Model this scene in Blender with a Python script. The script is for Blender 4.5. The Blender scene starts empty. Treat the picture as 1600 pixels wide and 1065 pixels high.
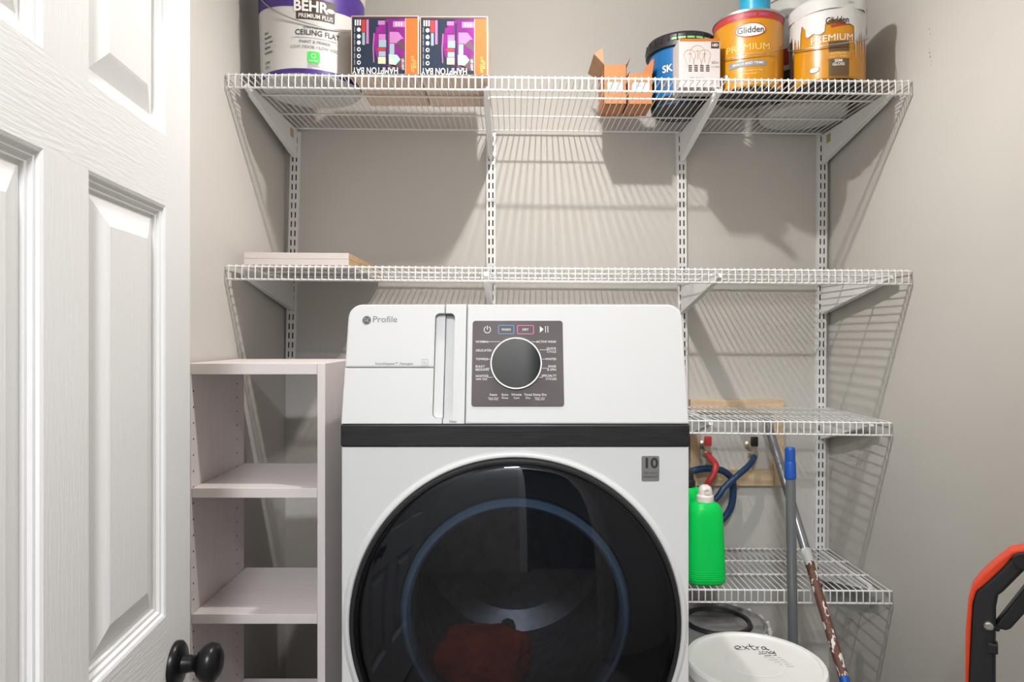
import bpy, bmesh, math, random
from math import sin, cos, pi, radians, sqrt, atan2
from mathutils import Vector
random.seed(7)
scene = bpy.context.scene
COL = scene.collection

# ---------------------------------------------------------------- camera, world, exposure
EYE = 1.20            # camera height
CAMY = -2.35          # back wall is the plane y = 0
FPX = 1067.0          # focal length in pixels of the 1600 px frame
cam_d = bpy.data.cameras.new('camera')
cam_d.sensor_width = 36.0
cam_d.lens = FPX / 1600 * 36.0
cam_d.shift_x = -3.0 / 1600
cam_d.shift_y = -7.5 / 1600
cam_d.clip_start = 0.02
cam = bpy.data.objects.new('camera', cam_d)
cam.location = (0, CAMY, EYE)
cam.rotation_euler = (radians(90), 0, 0)
COL.objects.link(cam)
scene.camera = cam

world = bpy.data.worlds.new('world')
scene.world = world
world.use_nodes = True
bg = world.node_tree.nodes['Background']
bg.inputs[0].default_value = (0.90, 0.95, 1.0, 1)
bg.inputs[1].default_value = 0.12

scene.view_settings.view_transform = 'Standard'
scene.view_settings.look = 'None'
scene.view_settings.gamma = 1.0
scene.view_settings.use_curve_mapping = False
scene.view_settings.exposure = 0.0
LAMP_POS = (0.10, -0.98, 2.38)
LAMP_SIGN = -1.0
LAMP_W = 61.0
HALL_FILL_POS = (-0.04, -2.98, 2.42)
HALL_FILL_W = 68.0


# ---------------------------------------------------------------- helpers
def px(x, y, Y):
    """world point seen at photo pixel (x, y) on the plane at depth Y (used for measuring only)"""
    d = Y - CAMY
    return Vector(((x - 803) * d / FPX, Y, EYE - (y - 525) * d / FPX))


def mat(name, col, rough=0.5, metal=0.0, noise=0.0, nscale=20.0, bump=0.0, bscale=200.0, stretch=(1, 1, 1), emit=None,
        coat=0.0, spec=0.5, col2=None):
    m = bpy.data.materials.new(name)
    m.use_nodes = True
    nt = m.node_tree
    b = nt.nodes['Principled BSDF']
    b.inputs['Base Color'].default_value = (*col, 1)
    b.inputs['Roughness'].default_value = rough
    b.inputs['Metallic'].default_value = metal
    b.inputs['Specular IOR Level'].default_value = spec
    if coat:
        b.inputs['Coat Weight'].default_value = coat
        b.inputs['Coat Roughness'].default_value = 0.08
    if noise or bump or col2:
        tc = nt.nodes.new('ShaderNodeTexCoord')
        mp = nt.nodes.new('ShaderNodeMapping')
        mp.inputs['Scale'].default_value = stretch
        nt.links.new(tc.outputs['Object'], mp.inputs['Vector'])
    if noise or col2:
        n = nt.nodes.new('ShaderNodeTexNoise')
        n.inputs['Scale'].default_value = nscale
        n.inputs['Detail'].default_value = 5
        nt.links.new(mp.outputs[0], n.inputs['Vector'])
        r = nt.nodes.new('ShaderNodeMix')
        r.data_type = 'RGBA'
        c2 = col2 if col2 else tuple(c * (1 - noise) for c in col)
        r.inputs[6].default_value = (*col, 1)
        r.inputs[7].default_value = (*c2, 1)
        ramp = nt.nodes.new('ShaderNodeMapRange')
        ramp.inputs[1].default_value = 0.35
        ramp.inputs[2].default_value = 0.68
        nt.links.new(n.outputs[0], ramp.inputs[0])
        nt.links.new(ramp.outputs[0], r.inputs[0])
        nt.links.new(r.outputs[2], b.inputs['Base Color'])
    if bump:
        n2 = nt.nodes.new('ShaderNodeTexNoise')
        n2.inputs['Scale'].default_value = bscale
        n2.inputs['Detail'].default_value = 3
        nt.links.new(mp.outputs[0], n2.inputs['Vector'])
        bp = nt.nodes.new('ShaderNodeBump')
        bp.inputs['Strength'].default_value = bump
        bp.inputs['Distance'].default_value = 0.002
        nt.links.new(n2.outputs[0], bp.inputs['Height'])
        nt.links.new(bp.outputs[0], b.inputs['Normal'])
    if emit:
        b.inputs['Emission Color'].default_value = (*col, 1)
        b.inputs['Emission Strength'].default_value = emit
    return m


WALL = (0.58, 0.56, 0.53)
M = {
    'wall': mat('wall_paint', WALL, 0.75, noise=0.035, nscale=3.0, bump=0.12, bscale=260, spec=0.25),
    'ceiling': mat('ceiling_paint', (0.80, 0.80, 0.79), 0.85, bump=0.3, bscale=120),
    'floor': mat('floor_vinyl', (0.20, 0.18, 0.155), 0.45, noise=0.3, nscale=4, stretch=(1, 8, 1)),
    'trim': mat('trim_paint', (0.82, 0.81, 0.79), 0.4),
    'door_v': mat('door_paint_vertical', (0.73, 0.727, 0.72), 0.45, bump=0.25, bscale=30, stretch=(9, 9, 0.7)),
    'door_h': mat('door_paint_horizontal', (0.73, 0.727, 0.72), 0.45, bump=0.32, bscale=30, stretch=(0.9, 9, 9)),
    'black_metal': mat('black_bronze', (0.012, 0.012, 0.013), 0.32, 0.6),
    'wire': mat('white_wire_coating', (0.80, 0.80, 0.795), 0.38),
    'steel_white': mat('white_powder_coat', (0.82, 0.82, 0.82), 0.4),
    'slot': mat('slot_shade', (0.012, 0.012, 0.012), 0.9),
    'white': mat('appliance_white', (0.665, 0.67, 0.67), 0.5, spec=0.3),
    'seam': mat('seam_grey', (0.12, 0.12, 0.13), 0.6),
    'band': mat('brushed_black_steel', (0.045, 0.045, 0.048), 0.42, 0.6, noise=0.55, nscale=4, stretch=(3, 1, 170)),
    'panel': mat('control_panel_grey', (0.125, 0.105, 0.105), 0.5, noise=0.25, nscale=8, spec=0.25),
    'dial': mat('dial_black', (0.010, 0.010, 0.011), 0.10, spec=0.4),
    'dialring': mat('dial_ring_white', (0.88, 0.87, 0.87), 0.3),
    'print_w': mat('white_print', (0.80, 0.78, 0.78), 0.5),
    'print_k': mat('black_print', (0.03, 0.03, 0.03), 0.5),
    'print_g': mat('grey_print', (0.22, 0.22, 0.23), 0.5),
    'print_blue': mat('blue_print', (0.10, 0.30, 0.62), 0.5),
    'print_pink': mat('pink_print', (0.75, 0.16, 0.42), 0.5),
    'badge': mat('silver_badge', (0.34, 0.34, 0.33), 0.35, 0.7),
    'ring': mat('door_ring_black', (0.028, 0.028, 0.03), 0.3, 0.4),
    'liner': mat('door_liner_dark', (0.035, 0.036, 0.04), 0.5),
    'bowl': mat('bowl_rim_blue', (0.24, 0.38, 0.54), 0.25, 0.2),
    'drum': mat('drum_steel', (0.20, 0.21, 0.23), 0.4, 0.6, noise=0.3, nscale=30),
    'redcloth': mat('red_cloth', (0.62, 0.07, 0.03), 0.9, noise=0.45, nscale=14),
    'laminate': mat('pinkish_white_laminate', (0.80, 0.735, 0.725), 0.5, noise=0.05, nscale=9, stretch=(8, 8, 0.6)),
    'laminate_h': mat('pinkish_white_laminate_shelf', (0.79, 0.725, 0.715), 0.5, noise=0.05, nscale=9, stretch=(0.6, 8, 8)),
    'pinhole': mat('pin_hole_dark', (0.03, 0.027, 0.025), 0.9),
    'chip': mat('raw_particle_board', (0.62, 0.43, 0.25), 0.85, noise=0.4, nscale=160),
    'pine': mat('pine_wood', (0.74, 0.55, 0.36), 0.6, noise=0.22, nscale=9, stretch=(1, 8, 8)),
    'pine_v': mat('pine_wood_upright', (0.74, 0.55, 0.36), 0.6, noise=0.22, nscale=9, stretch=(8, 8, 1)),
    'purple': mat('purple_label', (0.075, 0.03, 0.27), 0.4, noise=0.35, nscale=25),
    'bucket_white': mat('white_plastic', (0.64, 0.635, 0.625), 0.4, noise=0.06, nscale=8),
    'floorwhite': mat('white_bucket_plastic', (0.86, 0.85, 0.83), 0.4, noise=0.05, nscale=8),
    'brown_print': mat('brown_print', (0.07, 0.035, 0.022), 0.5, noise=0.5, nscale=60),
    'green_print': mat('green_print', (0.05, 0.62, 0.08), 0.5),
    'navy': mat('navy_print', (0.022, 0.032, 0.055), 0.5, spec=0.15),
    'orange_print': mat('orange_print', (0.46, 0.135, 0.035), 0.45, spec=0.2),
    'magenta': mat('magenta_print', (0.24, 0.02, 0.21), 0.5, spec=0.15, col2=(0.10, 0.02, 0.14), nscale=22),
    'pinklight': mat('light_pink_print', (0.42, 0.16, 0.38), 0.4),
    'cyan': mat('pale_blue_print', (0.26, 0.36, 0.42), 0.4),
    'lime': mat('green_glow_print', (0.36, 0.78, 0.52), 0.4),
    'yellowp': mat('yellow_glow_print', (0.82, 0.80, 0.38), 0.4),
    'plum': mat('dark_plum_print', (0.09, 0.035, 0.06), 0.5),
    'red': mat('red_print', (0.42, 0.035, 0.03), 0.45),
    'card': mat('brown_cardboard', (0.50, 0.30, 0.18), 0.8, noise=0.12, nscale=20),
    'cardlight': mat('pale_cardboard', (0.72, 0.55, 0.43), 0.8, noise=0.1, nscale=20),
    'carton': mat('orange_carton', (0.52, 0.19, 0.06), 0.6, noise=0.1, nscale=14),
    'bluebucket': mat('blue_bucket_plastic', (0.008, 0.13, 0.36), 0.28, coat=0.3),
    'blackplastic': mat('black_plastic', (0.018, 0.018, 0.02), 0.42),
    'greenlid': mat('green_lid_band', (0.22, 0.62, 0.16), 0.4),
    'bulbbox': mat('pale_pink_carton', (0.52, 0.475, 0.47), 0.5),
    'bulbline': mat('tan_drawing', (0.36, 0.22, 0.12), 0.6),
    'gold': mat('gold_label', (0.55, 0.235, 0.004), 0.3, noise=0.1, nscale=5, coat=0.3),
    'goldprint': mat('pale_gold_print', (0.75, 0.56, 0.18), 0.4),
    'cyanlabel': mat('cyan_label', (0.03, 0.42, 0.70), 0.3, noise=0.25, nscale=40),
    'canmetal': mat('can_metal', (0.55, 0.55, 0.55), 0.3, 0.9),
    'paint': mat('dried_white_paint', (0.66, 0.655, 0.65), 0.45, bump=0.4, bscale=60),
    'darkbrown': mat('dark_brown_print', (0.11, 0.065, 0.028), 0.4),
    'tanprint': mat('tan_banner_print', (0.50, 0.22, 0.03), 0.4),
    'wirehandle': mat('bail_wire', (0.45, 0.44, 0.42), 0.35, 0.9),
    'green': mat('green_bottle', (0.0, 0.66, 0.10), 0.35, spec=0.3),
    'capwhite': mat('pale_cap', (0.86, 0.78, 0.76), 0.4),
    'hosered': mat('red_hose', (0.55, 0.04, 0.04), 0.4),
    'hoseblue': mat('blue_hose', (0.012, 0.045, 0.12), 0.45),
    'brass': mat('valve_brass', (0.55, 0.47, 0.38), 0.35, 0.8),
    'poleblue': mat('blue_grip', (0.01, 0.09, 0.42), 0.35),
    'polegrey': mat('grey_pole', (0.24, 0.25, 0.27), 0.3, 0.5),
    'paintedblack': mat('black_bucket_with_paint', (0.03, 0.03, 0.032), 0.35, col2=(0.36, 0.35, 0.34), nscale=6),
    'orangevac': mat('vacuum_orange', (0.85, 0.07, 0.02), 0.35),
    'vacblack': mat('vacuum_black', (0.02, 0.022, 0.026), 0.4),
    'plate': mat('switch_plate', (0.78, 0.77, 0.74), 0.4),
    'yellowtag': mat('old_tape', (0.55, 0.45, 0.22), 0.6, noise=0.3, nscale=80),
}


def glass_smoked():
    m = bpy.data.materials.new('smoked_glass')
    m.use_nodes = True
    nt = m.node_tree
    nt.nodes.clear()
    out = nt.nodes.new('ShaderNodeOutputMaterial')
    mix = nt.nodes.new('ShaderNodeMixShader')
    tr = nt.nodes.new('ShaderNodeBsdfTransparent')
    tr.inputs[0].default_value = (0.41, 0.42, 0.45, 1)
    gl = nt.nodes.new('ShaderNodeBsdfGlossy')
    gl.inputs['Roughness'].default_value = 0.02
    gl.inputs['Color'].default_value = (0.85, 0.9, 1.0, 1)
    fr = nt.nodes.new('ShaderNodeFresnel')
    fr.inputs['IOR'].default_value = 1.5
    nt.links.new(fr.outputs[0], mix.inputs[0])
    nt.links.new(tr.outputs[0], mix.inputs[1])
    nt.links.new(gl.outputs[0], mix.inputs[2])
    nt.links.new(mix.outputs[0], out.inputs[0])
    return m


M['glass'] = glass_smoked()


def peeled_pole():
    """grey pole whose lower length is covered with peeling brown tape showing pale edges"""
    m = bpy.data.materials.new('peeling_brown_wrap')
    m.use_nodes = True
    nt = m.node_tree
    b = nt.nodes['Principled BSDF']
    b.inputs['Roughness'].default_value = 0.6
    tc = nt.nodes.new('ShaderNodeTexCoord')
    mp = nt.nodes.new('ShaderNodeMapping')
    mp.inputs['Scale'].default_value = (30, 14, 14)
    nt.links.new(tc.outputs['Object'], mp.inputs[0])
    n = nt.nodes.new('ShaderNodeTexNoise')
    n.inputs['Scale'].default_value = 1.6
    n.inputs['Detail'].default_value = 6
    nt.links.new(mp.outputs[0], n.inputs['Vector'])
    r = nt.nodes.new('ShaderNodeValToRGB')
    r.color_ramp.interpolation = 'CONSTANT'
    e = r.color_ramp.elements
    e[0].color = (0.75, 0.72, 0.70, 1)
    e[0].position = 0
    e[1].color = (0.13, 0.055, 0.035, 1)
    e[1].position = 0.43
    e2 = e.new(0.60)
    e2.color = (0.72, 0.66, 0.63, 1)
    e3 = e.new(0.645)
    e3.color = (0.17, 0.07, 0.045, 1)
    nt.links.new(n.outputs[0], r.inputs[0])
    nt.links.new(r.outputs[0], b.inputs['Base Color'])
    return m


M['peel'] = peeled_pole()


def link(o, parent=None):
    COL.objects.link(o)
    if parent is not None:
        o.parent = parent
    return o


def tag(o, label=None, cat=None, group=None, kind=None):
    if label:
        o['label'] = label
    if cat:
        o['category'] = cat
    if group:
        o['group'] = group
    if kind:
        o['kind'] = kind
    return o


def thing(name, loc, label, cat, group=None, rot=(0, 0, 0), kind=None):
    o = bpy.data.objects.new(name, None)
    o.empty_display_size = 0.05
    o.location = loc
    o.rotation_euler = rot
    link(o)
    return tag(o, label, cat, group, kind)


class MB:
    def __init__(self):
        self.v, self.f = [], []

    def add(self, vs, fs):
        o = len(self.v)
        self.v += [tuple(p) for p in vs]
        self.f += [tuple(i + o for i in f) for f in fs]
        return self

    def box(self, x0, x1, y0, y1, z0, z1):
        x0, x1 = sorted((x0, x1)); y0, y1 = sorted((y0, y1)); z0, z1 = sorted((z0, z1))
        vs = [(x, y, z) for z in (z0, z1) for y in (y0, y1) for x in (x0, x1)]
        return self.add(vs, [(0, 2, 3, 1), (4, 5, 7, 6), (0, 1, 5, 4), (2, 6, 7, 3), (0, 4, 6, 2), (1, 3, 7, 5)])

    def bbox(self, x0, x1, y0, y1, z0, z1, b=0.004):
        """box with chamfered edges"""
        bm = bmesh.new()
        x0, x1 = sorted((x0, x1)); y0, y1 = sorted((y0, y1)); z0, z1 = sorted((z0, z1))
        bmesh.ops.create_cube(bm, size=1)
        for v in bm.verts:
            v.co = (x0 + (v.co.x + .5) * (x1 - x0), y0 + (v.co.y + .5) * (y1 - y0), z0 + (v.co.z + .5) * (z1 - z0))
        bmesh.ops.bevel(bm, geom=bm.edges[:], offset=b, segments=2, profile=0.5, affect='EDGES')
        bm.verts.index_update()
        self.add([v.co for v in bm.verts], [[v.index for v in f.verts] for f in bm.faces])
        bm.free()
        return self

    def tube(self, pts, r, n=8, cap=True):
        pts = [Vector(p) for p in pts]
        rs = r if isinstance(r, (list, tuple)) else [r] * len(pts)
        rings, prev = [], None
        for i, p in enumerate(pts):
            t = (pts[min(i + 1, len(pts) - 1)] - pts[max(i - 1, 0)]).normalized()
            if prev is None:
                a = Vector((0, 0, 1)) if abs(t.z) < 0.9 else Vector((1, 0, 0))
                u = t.cross(a).normalized()
            else:
                u = (prev - t * prev.dot(t)).normalized()
            prev = u
            w = t.cross(u)
            k = 1.0
            if 0 < i < len(pts) - 1:
                c = (pts[i] - pts[i - 1]).normalized().dot(t)
                k = 1 / max(c, 0.5)
            rings.append([p + (u * cos(2 * pi * j / n) + w * sin(2 * pi * j / n)) * rs[i] * (k if k < 1.3 else 1.3) for j in range(n)])
        return self.rings(rings, cap, cap)

    def rings(self, rings, cap0=True, cap1=True):
        n = len(rings[0])
        vs = [p for r in rings for p in r]
        fs = []
        for i in range(len(rings) - 1):
            for j in range(n):
                a, b = i * n + j, i * n + (j + 1) % n
                fs.append((a, b, b + n, a + n))
        if cap0:
            fs.append(tuple(range(n - 1, -1, -1)))
        if cap1:
            fs.append(tuple((len(rings) - 1) * n + j for j in range(n)))
        return self.add(vs, fs)

    def lathe(self, prof, c=(0, 0, 0), n=48, axis='Z', cap0=False, cap1=False):
        """prof: (r, h) pairs; axis Z turns around the vertical, Y around the depth axis, X sideways"""
        rings = []
        for r, h in prof:
            ring = []
            for j in range(n):
                a = 2 * pi * j / n
                p = (r * cos(a), r * sin(a), h)
                if axis == 'Y':
                    p = (r * cos(a), h, r * sin(a))
                elif axis == 'X':
                    p = (h, r * cos(a), r * sin(a))
                ring.append((c[0] + p[0], c[1] + p[1], c[2] + p[2]))
            rings.append(ring)
        return self.rings(rings, cap0, cap1)

    def loft(self, secs, n=40):
        """secs: (cx, cy, z, rx, ry, power) superellipse sections, capped"""
        rings = []
        for cx, cy, z, rx, ry, p in secs:
            ring = []
            for j in range(n):
                a = 2 * pi * j / n
                ca, sa = cos(a), sin(a)
                ring.append((cx + rx * math.copysign(abs(ca) ** (2 / p), ca), cy + ry * math.copysign(abs(sa) ** (2 / p), sa), z))
            rings.append(ring)
        return self.rings(rings)

    def prism(self, out, depth, fn, bevel=0.0, seg=2):
        """2D outline extruded away from the viewer, front edge rounded; fn(u, v, w) -> world, w is depth behind the front"""
        n = len(out)
        area = sum(out[i][0] * out[(i + 1) % n][1] - out[(i + 1) % n][0] * out[i][1] for i in range(n))
        if area < 0:
            out = out[::-1]

        def inset(d):
            res = []
            for i in range(n):
                a, b, c = Vector(out[i - 1]), Vector(out[i]), Vector(out[(i + 1) % n])
                e1, e2 = (b - a).normalized(), (c - b).normalized()
                n1, n2 = Vector((-e1.y, e1.x)), Vector((-e2.y, e2.x))
                m = (n1 + n2)
                m = m / max(m.length_squared / 2, 0.5)
                res.append(b + m * d)
            return res
        rings = []
        if bevel > 0:
            for k in range(seg + 1):
                a = pi / 2 * k / seg
                rings.append([fn(p[0], p[1], bevel * (1 - sin(a))) for p in inset(bevel * (1 - cos(a)))])
            rings = rings[::-1]
        else:
            rings.append([fn(p[0], p[1], 0) for p in out])
        rings.append([fn(p[0], p[1], depth) for p in out])
        return self.rings(rings, True, True)

    def flat(self, out, fn, w=0.0):
        self.add([fn(p[0], p[1], w) for p in out], [tuple(range(len(out)))])
        return self

    def build(self, name, m, parent=None, smooth=True, angle=20, local=False, label=None, kind=None):
        me = bpy.data.meshes.new(name)
        vs = self.v
        if parent is not None and not local:
            off = Vector((0, 0, 0))
            p = parent
            while p is not None:
                off += Vector(p.location)
                p = p.parent
            vs = [(a - off.x, b - off.y, c - off.z) for a, b, c in vs]
        me.from_pydata(vs, [], self.f)
        me.materials.append(M[m] if isinstance(m, str) else m)
        bm = bmesh.new()
        bm.from_mesh(me)
        bmesh.ops.recalc_face_normals(bm, faces=bm.faces[:])
        bm.to_mesh(me)
        bm.free()
        if smooth:
            me.shade_smooth()
            me.set_sharp_from_angle(angle=radians(angle))
        o = bpy.data.objects.new(name, me)
        link(o, parent)
        if label:
            o['label'] = label
        if kind:
            o['kind'] = kind
        return o


def rrect(x0, x1, y0, y1, r, n=6, corners='1111'):
    """rounded rectangle outline, ccw from bottom-left; corners: bl br tr tl"""
    x0, x1 = sorted((x0, x1)); y0, y1 = sorted((y0, y1))
    pts = []
    for i, (cx, cy, a0) in enumerate([(x0, y0, pi), (x1, y0, 1.5 * pi), (x1, y1, 0), (x0, y1, .5 * pi)]):
        if corners[i] == '1' and r > 0:
            ox = cx + (r if cx == x0 else -r)
            oy = cy + (r if cy == y0 else -r)
            for k in range(n + 1):
                a = a0 + pi / 2 * k / n
                pts.append((ox + r * cos(a), oy + r * sin(a)))
        else:
            pts.append((cx, cy))
    return pts


def ellipse(cx, cy, rx, ry, n=28):
    return [(cx + rx * cos(2 * pi * k / n), cy + ry * sin(2 * pi * k / n)) for k in range(n)]


def annulus(mb, cx, cy, r0, r1, fn, w=0.0, n=32, a0=0.0, a1=2 * pi):
    closed = abs(a1 - a0 - 2 * pi) < 1e-6
    m = n if closed else n + 1
    vs = []
    for k in range(m):
        a = a0 + (a1 - a0) * k / n
        vs += [fn(cx + r0 * cos(a), cy + r0 * sin(a), w), fn(cx + r1 * cos(a), cy + r1 * sin(a), w)]
    fs = [(2 * k, 2 * k + 1, (2 * k + 3) % (2 * m), (2 * k + 2) % (2 * m)) for k in range(n)]
    return mb.add(vs, fs)


_tc = {}


def text_geo(s, size, align='CENTER', bold=0.0):
    key = (s, round(size, 5), align, bold)
    if key in _tc:
        return _tc[key]
    cu = bpy.data.curves.new('t', 'FONT')
    cu.body = s
    cu.size = size
    cu.align_x = align
    cu.align_y = 'CENTER'
    cu.resolution_u = 3
    cu.offset = bold * size
    ob = bpy.data.objects.new('t', cu)
    COL.objects.link(ob)
    bpy.context.view_layer.update()
    me = bpy.data.meshes.new_from_object(ob.evaluated_get(bpy.context.evaluated_depsgraph_get()))
    vs = [v.co.copy() for v in me.vertices]
    fs = [tuple(p.vertices) for p in me.polygons]
    bpy.data.objects.remove(ob)
    bpy.data.curves.remove(cu)
    bpy.data.meshes.remove(me)
    _tc[key] = (vs, fs)
    return vs, fs


def text(mb, s, size, x, y, fn, align='CENTER', bold=0.0, w=-0.0005, sx=1.0, flip=False):
    vs, fs = text_geo(s, size, align, bold)
    k = -1 if flip else 1
    return mb.add([fn(x + k * p.x * sx, y + k * p.y, w) for p in vs], fs)


def boolean(o, cutter):
    md = o.modifiers.new('b', 'BOOLEAN')
    md.operation = 'DIFFERENCE'
    md.solver = 'EXACT'
    md.object = cutter
    bpy.context.view_layer.update()
    me = bpy.data.meshes.new_from_object(o.evaluated_get(bpy.context.evaluated_depsgraph_get()))
    o.modifiers.clear()
    o.data = me
    me.shade_smooth()
    me.set_sharp_from_angle(angle=radians(20))


def struct(name, mb, m, label, cat):
    return tag(mb.build(name, m, smooth=False), label, cat, kind='structure')


# ---------------------------------------------------------------- the room
XL, XR, ZC, YF = -0.786, 1.083, 2.44, -2.02
struct('floor', MB().box(-1.6, 1.6, -3.5, 0.1, -0.1, 0), 'floor', 'grey brown vinyl floor of the laundry closet', 'floor')
struct('ceiling', MB().box(-1.6, 1.6, -3.5, 0.1, ZC, ZC + .1), 'ceiling', 'white painted ceiling of the laundry closet', 'ceiling')
struct('wall_back', MB().box(XL - .1, XR + .1, 0, 0.1, 0, ZC), 'wall', 'greige painted back wall behind the wire shelves', 'wall')
struct('wall_left', MB().box(XL - .1, XL, YF - .12, 0, 0, ZC), 'wall', 'greige painted left wall beside the white door', 'wall')
struct('wall_right', MB().box(XR, XR + .1, YF - .12, 0, 0, ZC), 'wall', 'greige painted right wall striped with shelf shadows', 'wall')
wr = [o for o in COL.objects if o.name == 'wall_right'][0]
pc = MB()
for k in range(9):
    yy, zz, rr_ = -.575 + .012 * random.random() - .006 * (k > 5), 2.00 - .012 * k - .004 * random.random(), .0012 + .002 * random.random()
    pc.lathe([(.0001, 0), (rr_, 0)], (XR - .0006, yy, zz), 6, 'X')
pc.build('paint_chips', mat('chipped_paint', (.30, .26, .22), .8), wr, smooth=False, kind='stuff')
OX0, OX1, OZ = -0.475, 0.40, 2.04
wf = MB()
wf.box(-1.5, OX0, YF - .12, YF, 0, ZC).box(OX1, 1.5, YF - .12, YF, 0, ZC).box(OX0, OX1, YF - .12, YF, OZ, ZC)
struct('wall_front', wf, 'wall', 'greige wall around the doorway, seen mirrored in the washer glass', 'wall')
tr = MB()
tr.bbox(OX1, OX1 + .06, YF, YF + .016, 0, OZ + .06, .004).bbox(OX0 - .06, OX0, YF, YF + .016, 0, OZ + .06, .004)
tr.bbox(OX0 - .06, OX1 + .06, YF, YF + .016, OZ, OZ + .06, .004)
struct('trim_1', tr, 'trim', 'white door casing around the doorway, mirrored in the washer glass', 'trim')
# the hall behind the camera, seen only mirrored in the washer glass
HY = -3.4
struct('wall_hall_left', MB().box(-1.6, -1.5, HY, YF - .12, 0, ZC), 'wall', 'greige left wall of the hall behind the doorway', 'wall')
struct('wall_hall_right', MB().box(1.5, 1.6, HY, YF - .12, 0, ZC), 'wall', 'greige right wall of the hall behind the doorway', 'wall')
wh = MB()
wh.box(-1.6, .10, HY - .1, HY, 0, ZC).box(.75, 1.6, HY - .1, HY, 0, ZC).box(.10, .75, HY - .1, HY, OZ, ZC)
struct('wall_hall_back', wh, 'wall', 'greige hall wall with an open doorway, mirrored in the washer glass', 'wall')
th = MB()
th.bbox(.04, .10, HY, HY + .016, 0, OZ + .06, .004).bbox(.75, .81, HY, HY + .016, 0, OZ + .06, .004).bbox(.04, .81, HY, HY + .016, OZ, OZ + .06, .004)
struct('trim_2', th, 'trim', 'white casing of the hall doorway behind the camera', 'trim')
hl = thing('hall_fill_lamp', (HALL_FILL_POS[0], HALL_FILL_POS[1], ZC), 'added unseen fill lamp on the hall ceiling behind the doorway', 'lamp')
MB().lathe([(.17, ZC), (.17, ZC - .012), (.15, ZC - .016), (.148, ZC - .006), (.001, ZC - .006)], (HALL_FILL_POS[0], HALL_FILL_POS[1], 0), 40).build('housing', 'trim', hl)
hd = bpy.data.lights.new('hall_fill_light', 'AREA')  # unseen area light added as front fill for the washer
hd.shape = 'DISK'
hd.size = .28
hd.energy = HALL_FILL_W
hd.color = (0.93, 0.96, 1.0)
ho = bpy.data.objects.new('hall_fill_light', hd)
ho.location = (0, 0, HALL_FILL_POS[2] - ZC - .004)
link(ho, hl)

sw = thing('light_switch', (0.56, YF, 1.12), 'white light switch plate on the doorway wall, mirrored in the washer glass', 'switch')
MB().bbox(.525, .595, YF, YF + .006, 1.06, 1.175, .002).build('plate', 'plate', sw)
MB().bbox(.545, .575, YF + .006, YF + .010, 1.085, 1.15, .002).build('rocker', 'trim', sw)

# ceiling lamp (above the frame) with its light
lamp = thing('ceiling_lamp', (LAMP_POS[0], LAMP_POS[1], ZC), 'small bare bulb ceiling lamp holder above the washer', 'lamp')
MB().lathe([(0.0, ZC), (.06, ZC), (.06, ZC - .02), (.03, ZC - .026), (.03, ZC - .030), (0.0, ZC - .030)], (LAMP_POS[0], LAMP_POS[1], 0), 32).build('socket', 'trim', lamp)
ld = bpy.data.lights.new('bulb_light', 'POINT')
ld.energy = LAMP_W
ld.color = (1.0, 0.955, 0.905)
ld.shadow_soft_size = 0.018
lo = bpy.data.objects.new('bulb_light', ld)
lo.location = (0, 0, LAMP_POS[2] - ZC)
link(lo, lamp)
# beam shaped to even out the wall brightness: strongest at about 45 degrees, weaker sideways and straight down
ld.use_nodes = True
lnt = ld.node_tree
le = [n for n in lnt.nodes if n.type == 'EMISSION'][0]
lg = lnt.nodes.new('ShaderNodeTexCoord')
ls = lnt.nodes.new('ShaderNodeSeparateXYZ')
lnt.links.new(lg.outputs['Normal'], ls.inputs[0])
lm = lnt.nodes.new('ShaderNodeMath')
lm.operation = 'MULTIPLY'
lm.inputs[1].default_value = LAMP_SIGN
lnt.links.new(ls.outputs['Z'], lm.inputs[0])
la = lnt.nodes.new('ShaderNodeValToRGB')
la.color_ramp.interpolation = 'EASE'
el = la.color_ramp.elements
el[0].position, el[0].color = 0.15, (0.34, 0.34, 0.34, 1)
el[1].position, el[1].color = 0.80, (1.0, 1.0, 1.0, 1)
e9 = el.new(0.99)
e9.color = (0.62, 0.62, 0.62, 1)
lnt.links.new(lm.outputs[0], la.inputs[0])
lnt.links.new(la.outputs[0], le.inputs['Strength'])


# ---------------------------------------------------------------- the open door on the left
DW, DT = 0.715, 0.035
door = thing('door_1', (-0.449, -1.965, 0.0), 'white six panel door standing open on the left', 'door', kind='structure',
             rot=(0, 0, atan2(0.1, 1.0) + pi / 2))
# local frame: +x from hinge to latch edge, -y is the face seen from the closet, z up
zs = {'top': (1.845, 1.97), 'frieze': (1.391, 1.493), 'lock': (0.595, 0.789), 'bottom': (0.012, 0.23)}
xs = (0.0, 0.095, 0.3135, 0.4015, 0.62, DW)
for x0, x1 in ((0, .095), (.62, DW)):
    MB().box(x0, x1, 0, DT, .012, 1.97).build('stile', 'door_v', door, local=True)
for k, (z0, z1) in zs.items():
    MB().box(.095, .62, 0, DT, z0, z1).build('rail', 'door_h', door, local=True)
rows = ((.23, .595), (.789, 1.391), (1.493, 1.845))
for z0, z1 in rows:
    MB().box(.3135, .4015, 0, DT, z0, z1).build('mullion', 'door_v', door, local=True)
    for x0, x1 in ((.095, .3135), (.4015, .62)):
        p = MB()
        for side in (0, 1):
            rr = []
            for d, h in ((0, 0), (.004, .0015), (.006, .0045), (.010, .005), (.013, .0085), (.017, .009), (.0185, .0125), (.024, .0125), (.052, .0035), (.056, .0025)):
                y = h if side == 0 else DT - h
                rr.append([(x0 + d, y, z0 + d), (x1 - d, y, z0 + d), (x1 - d, y, z1 - d), (x0 + d, y, z1 - d)])
            p.rings(rr, False, True)
        p.build('panel', 'door_v', door, smooth=False, local=True)
kz, kx = 0.703, DW - .062
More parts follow.
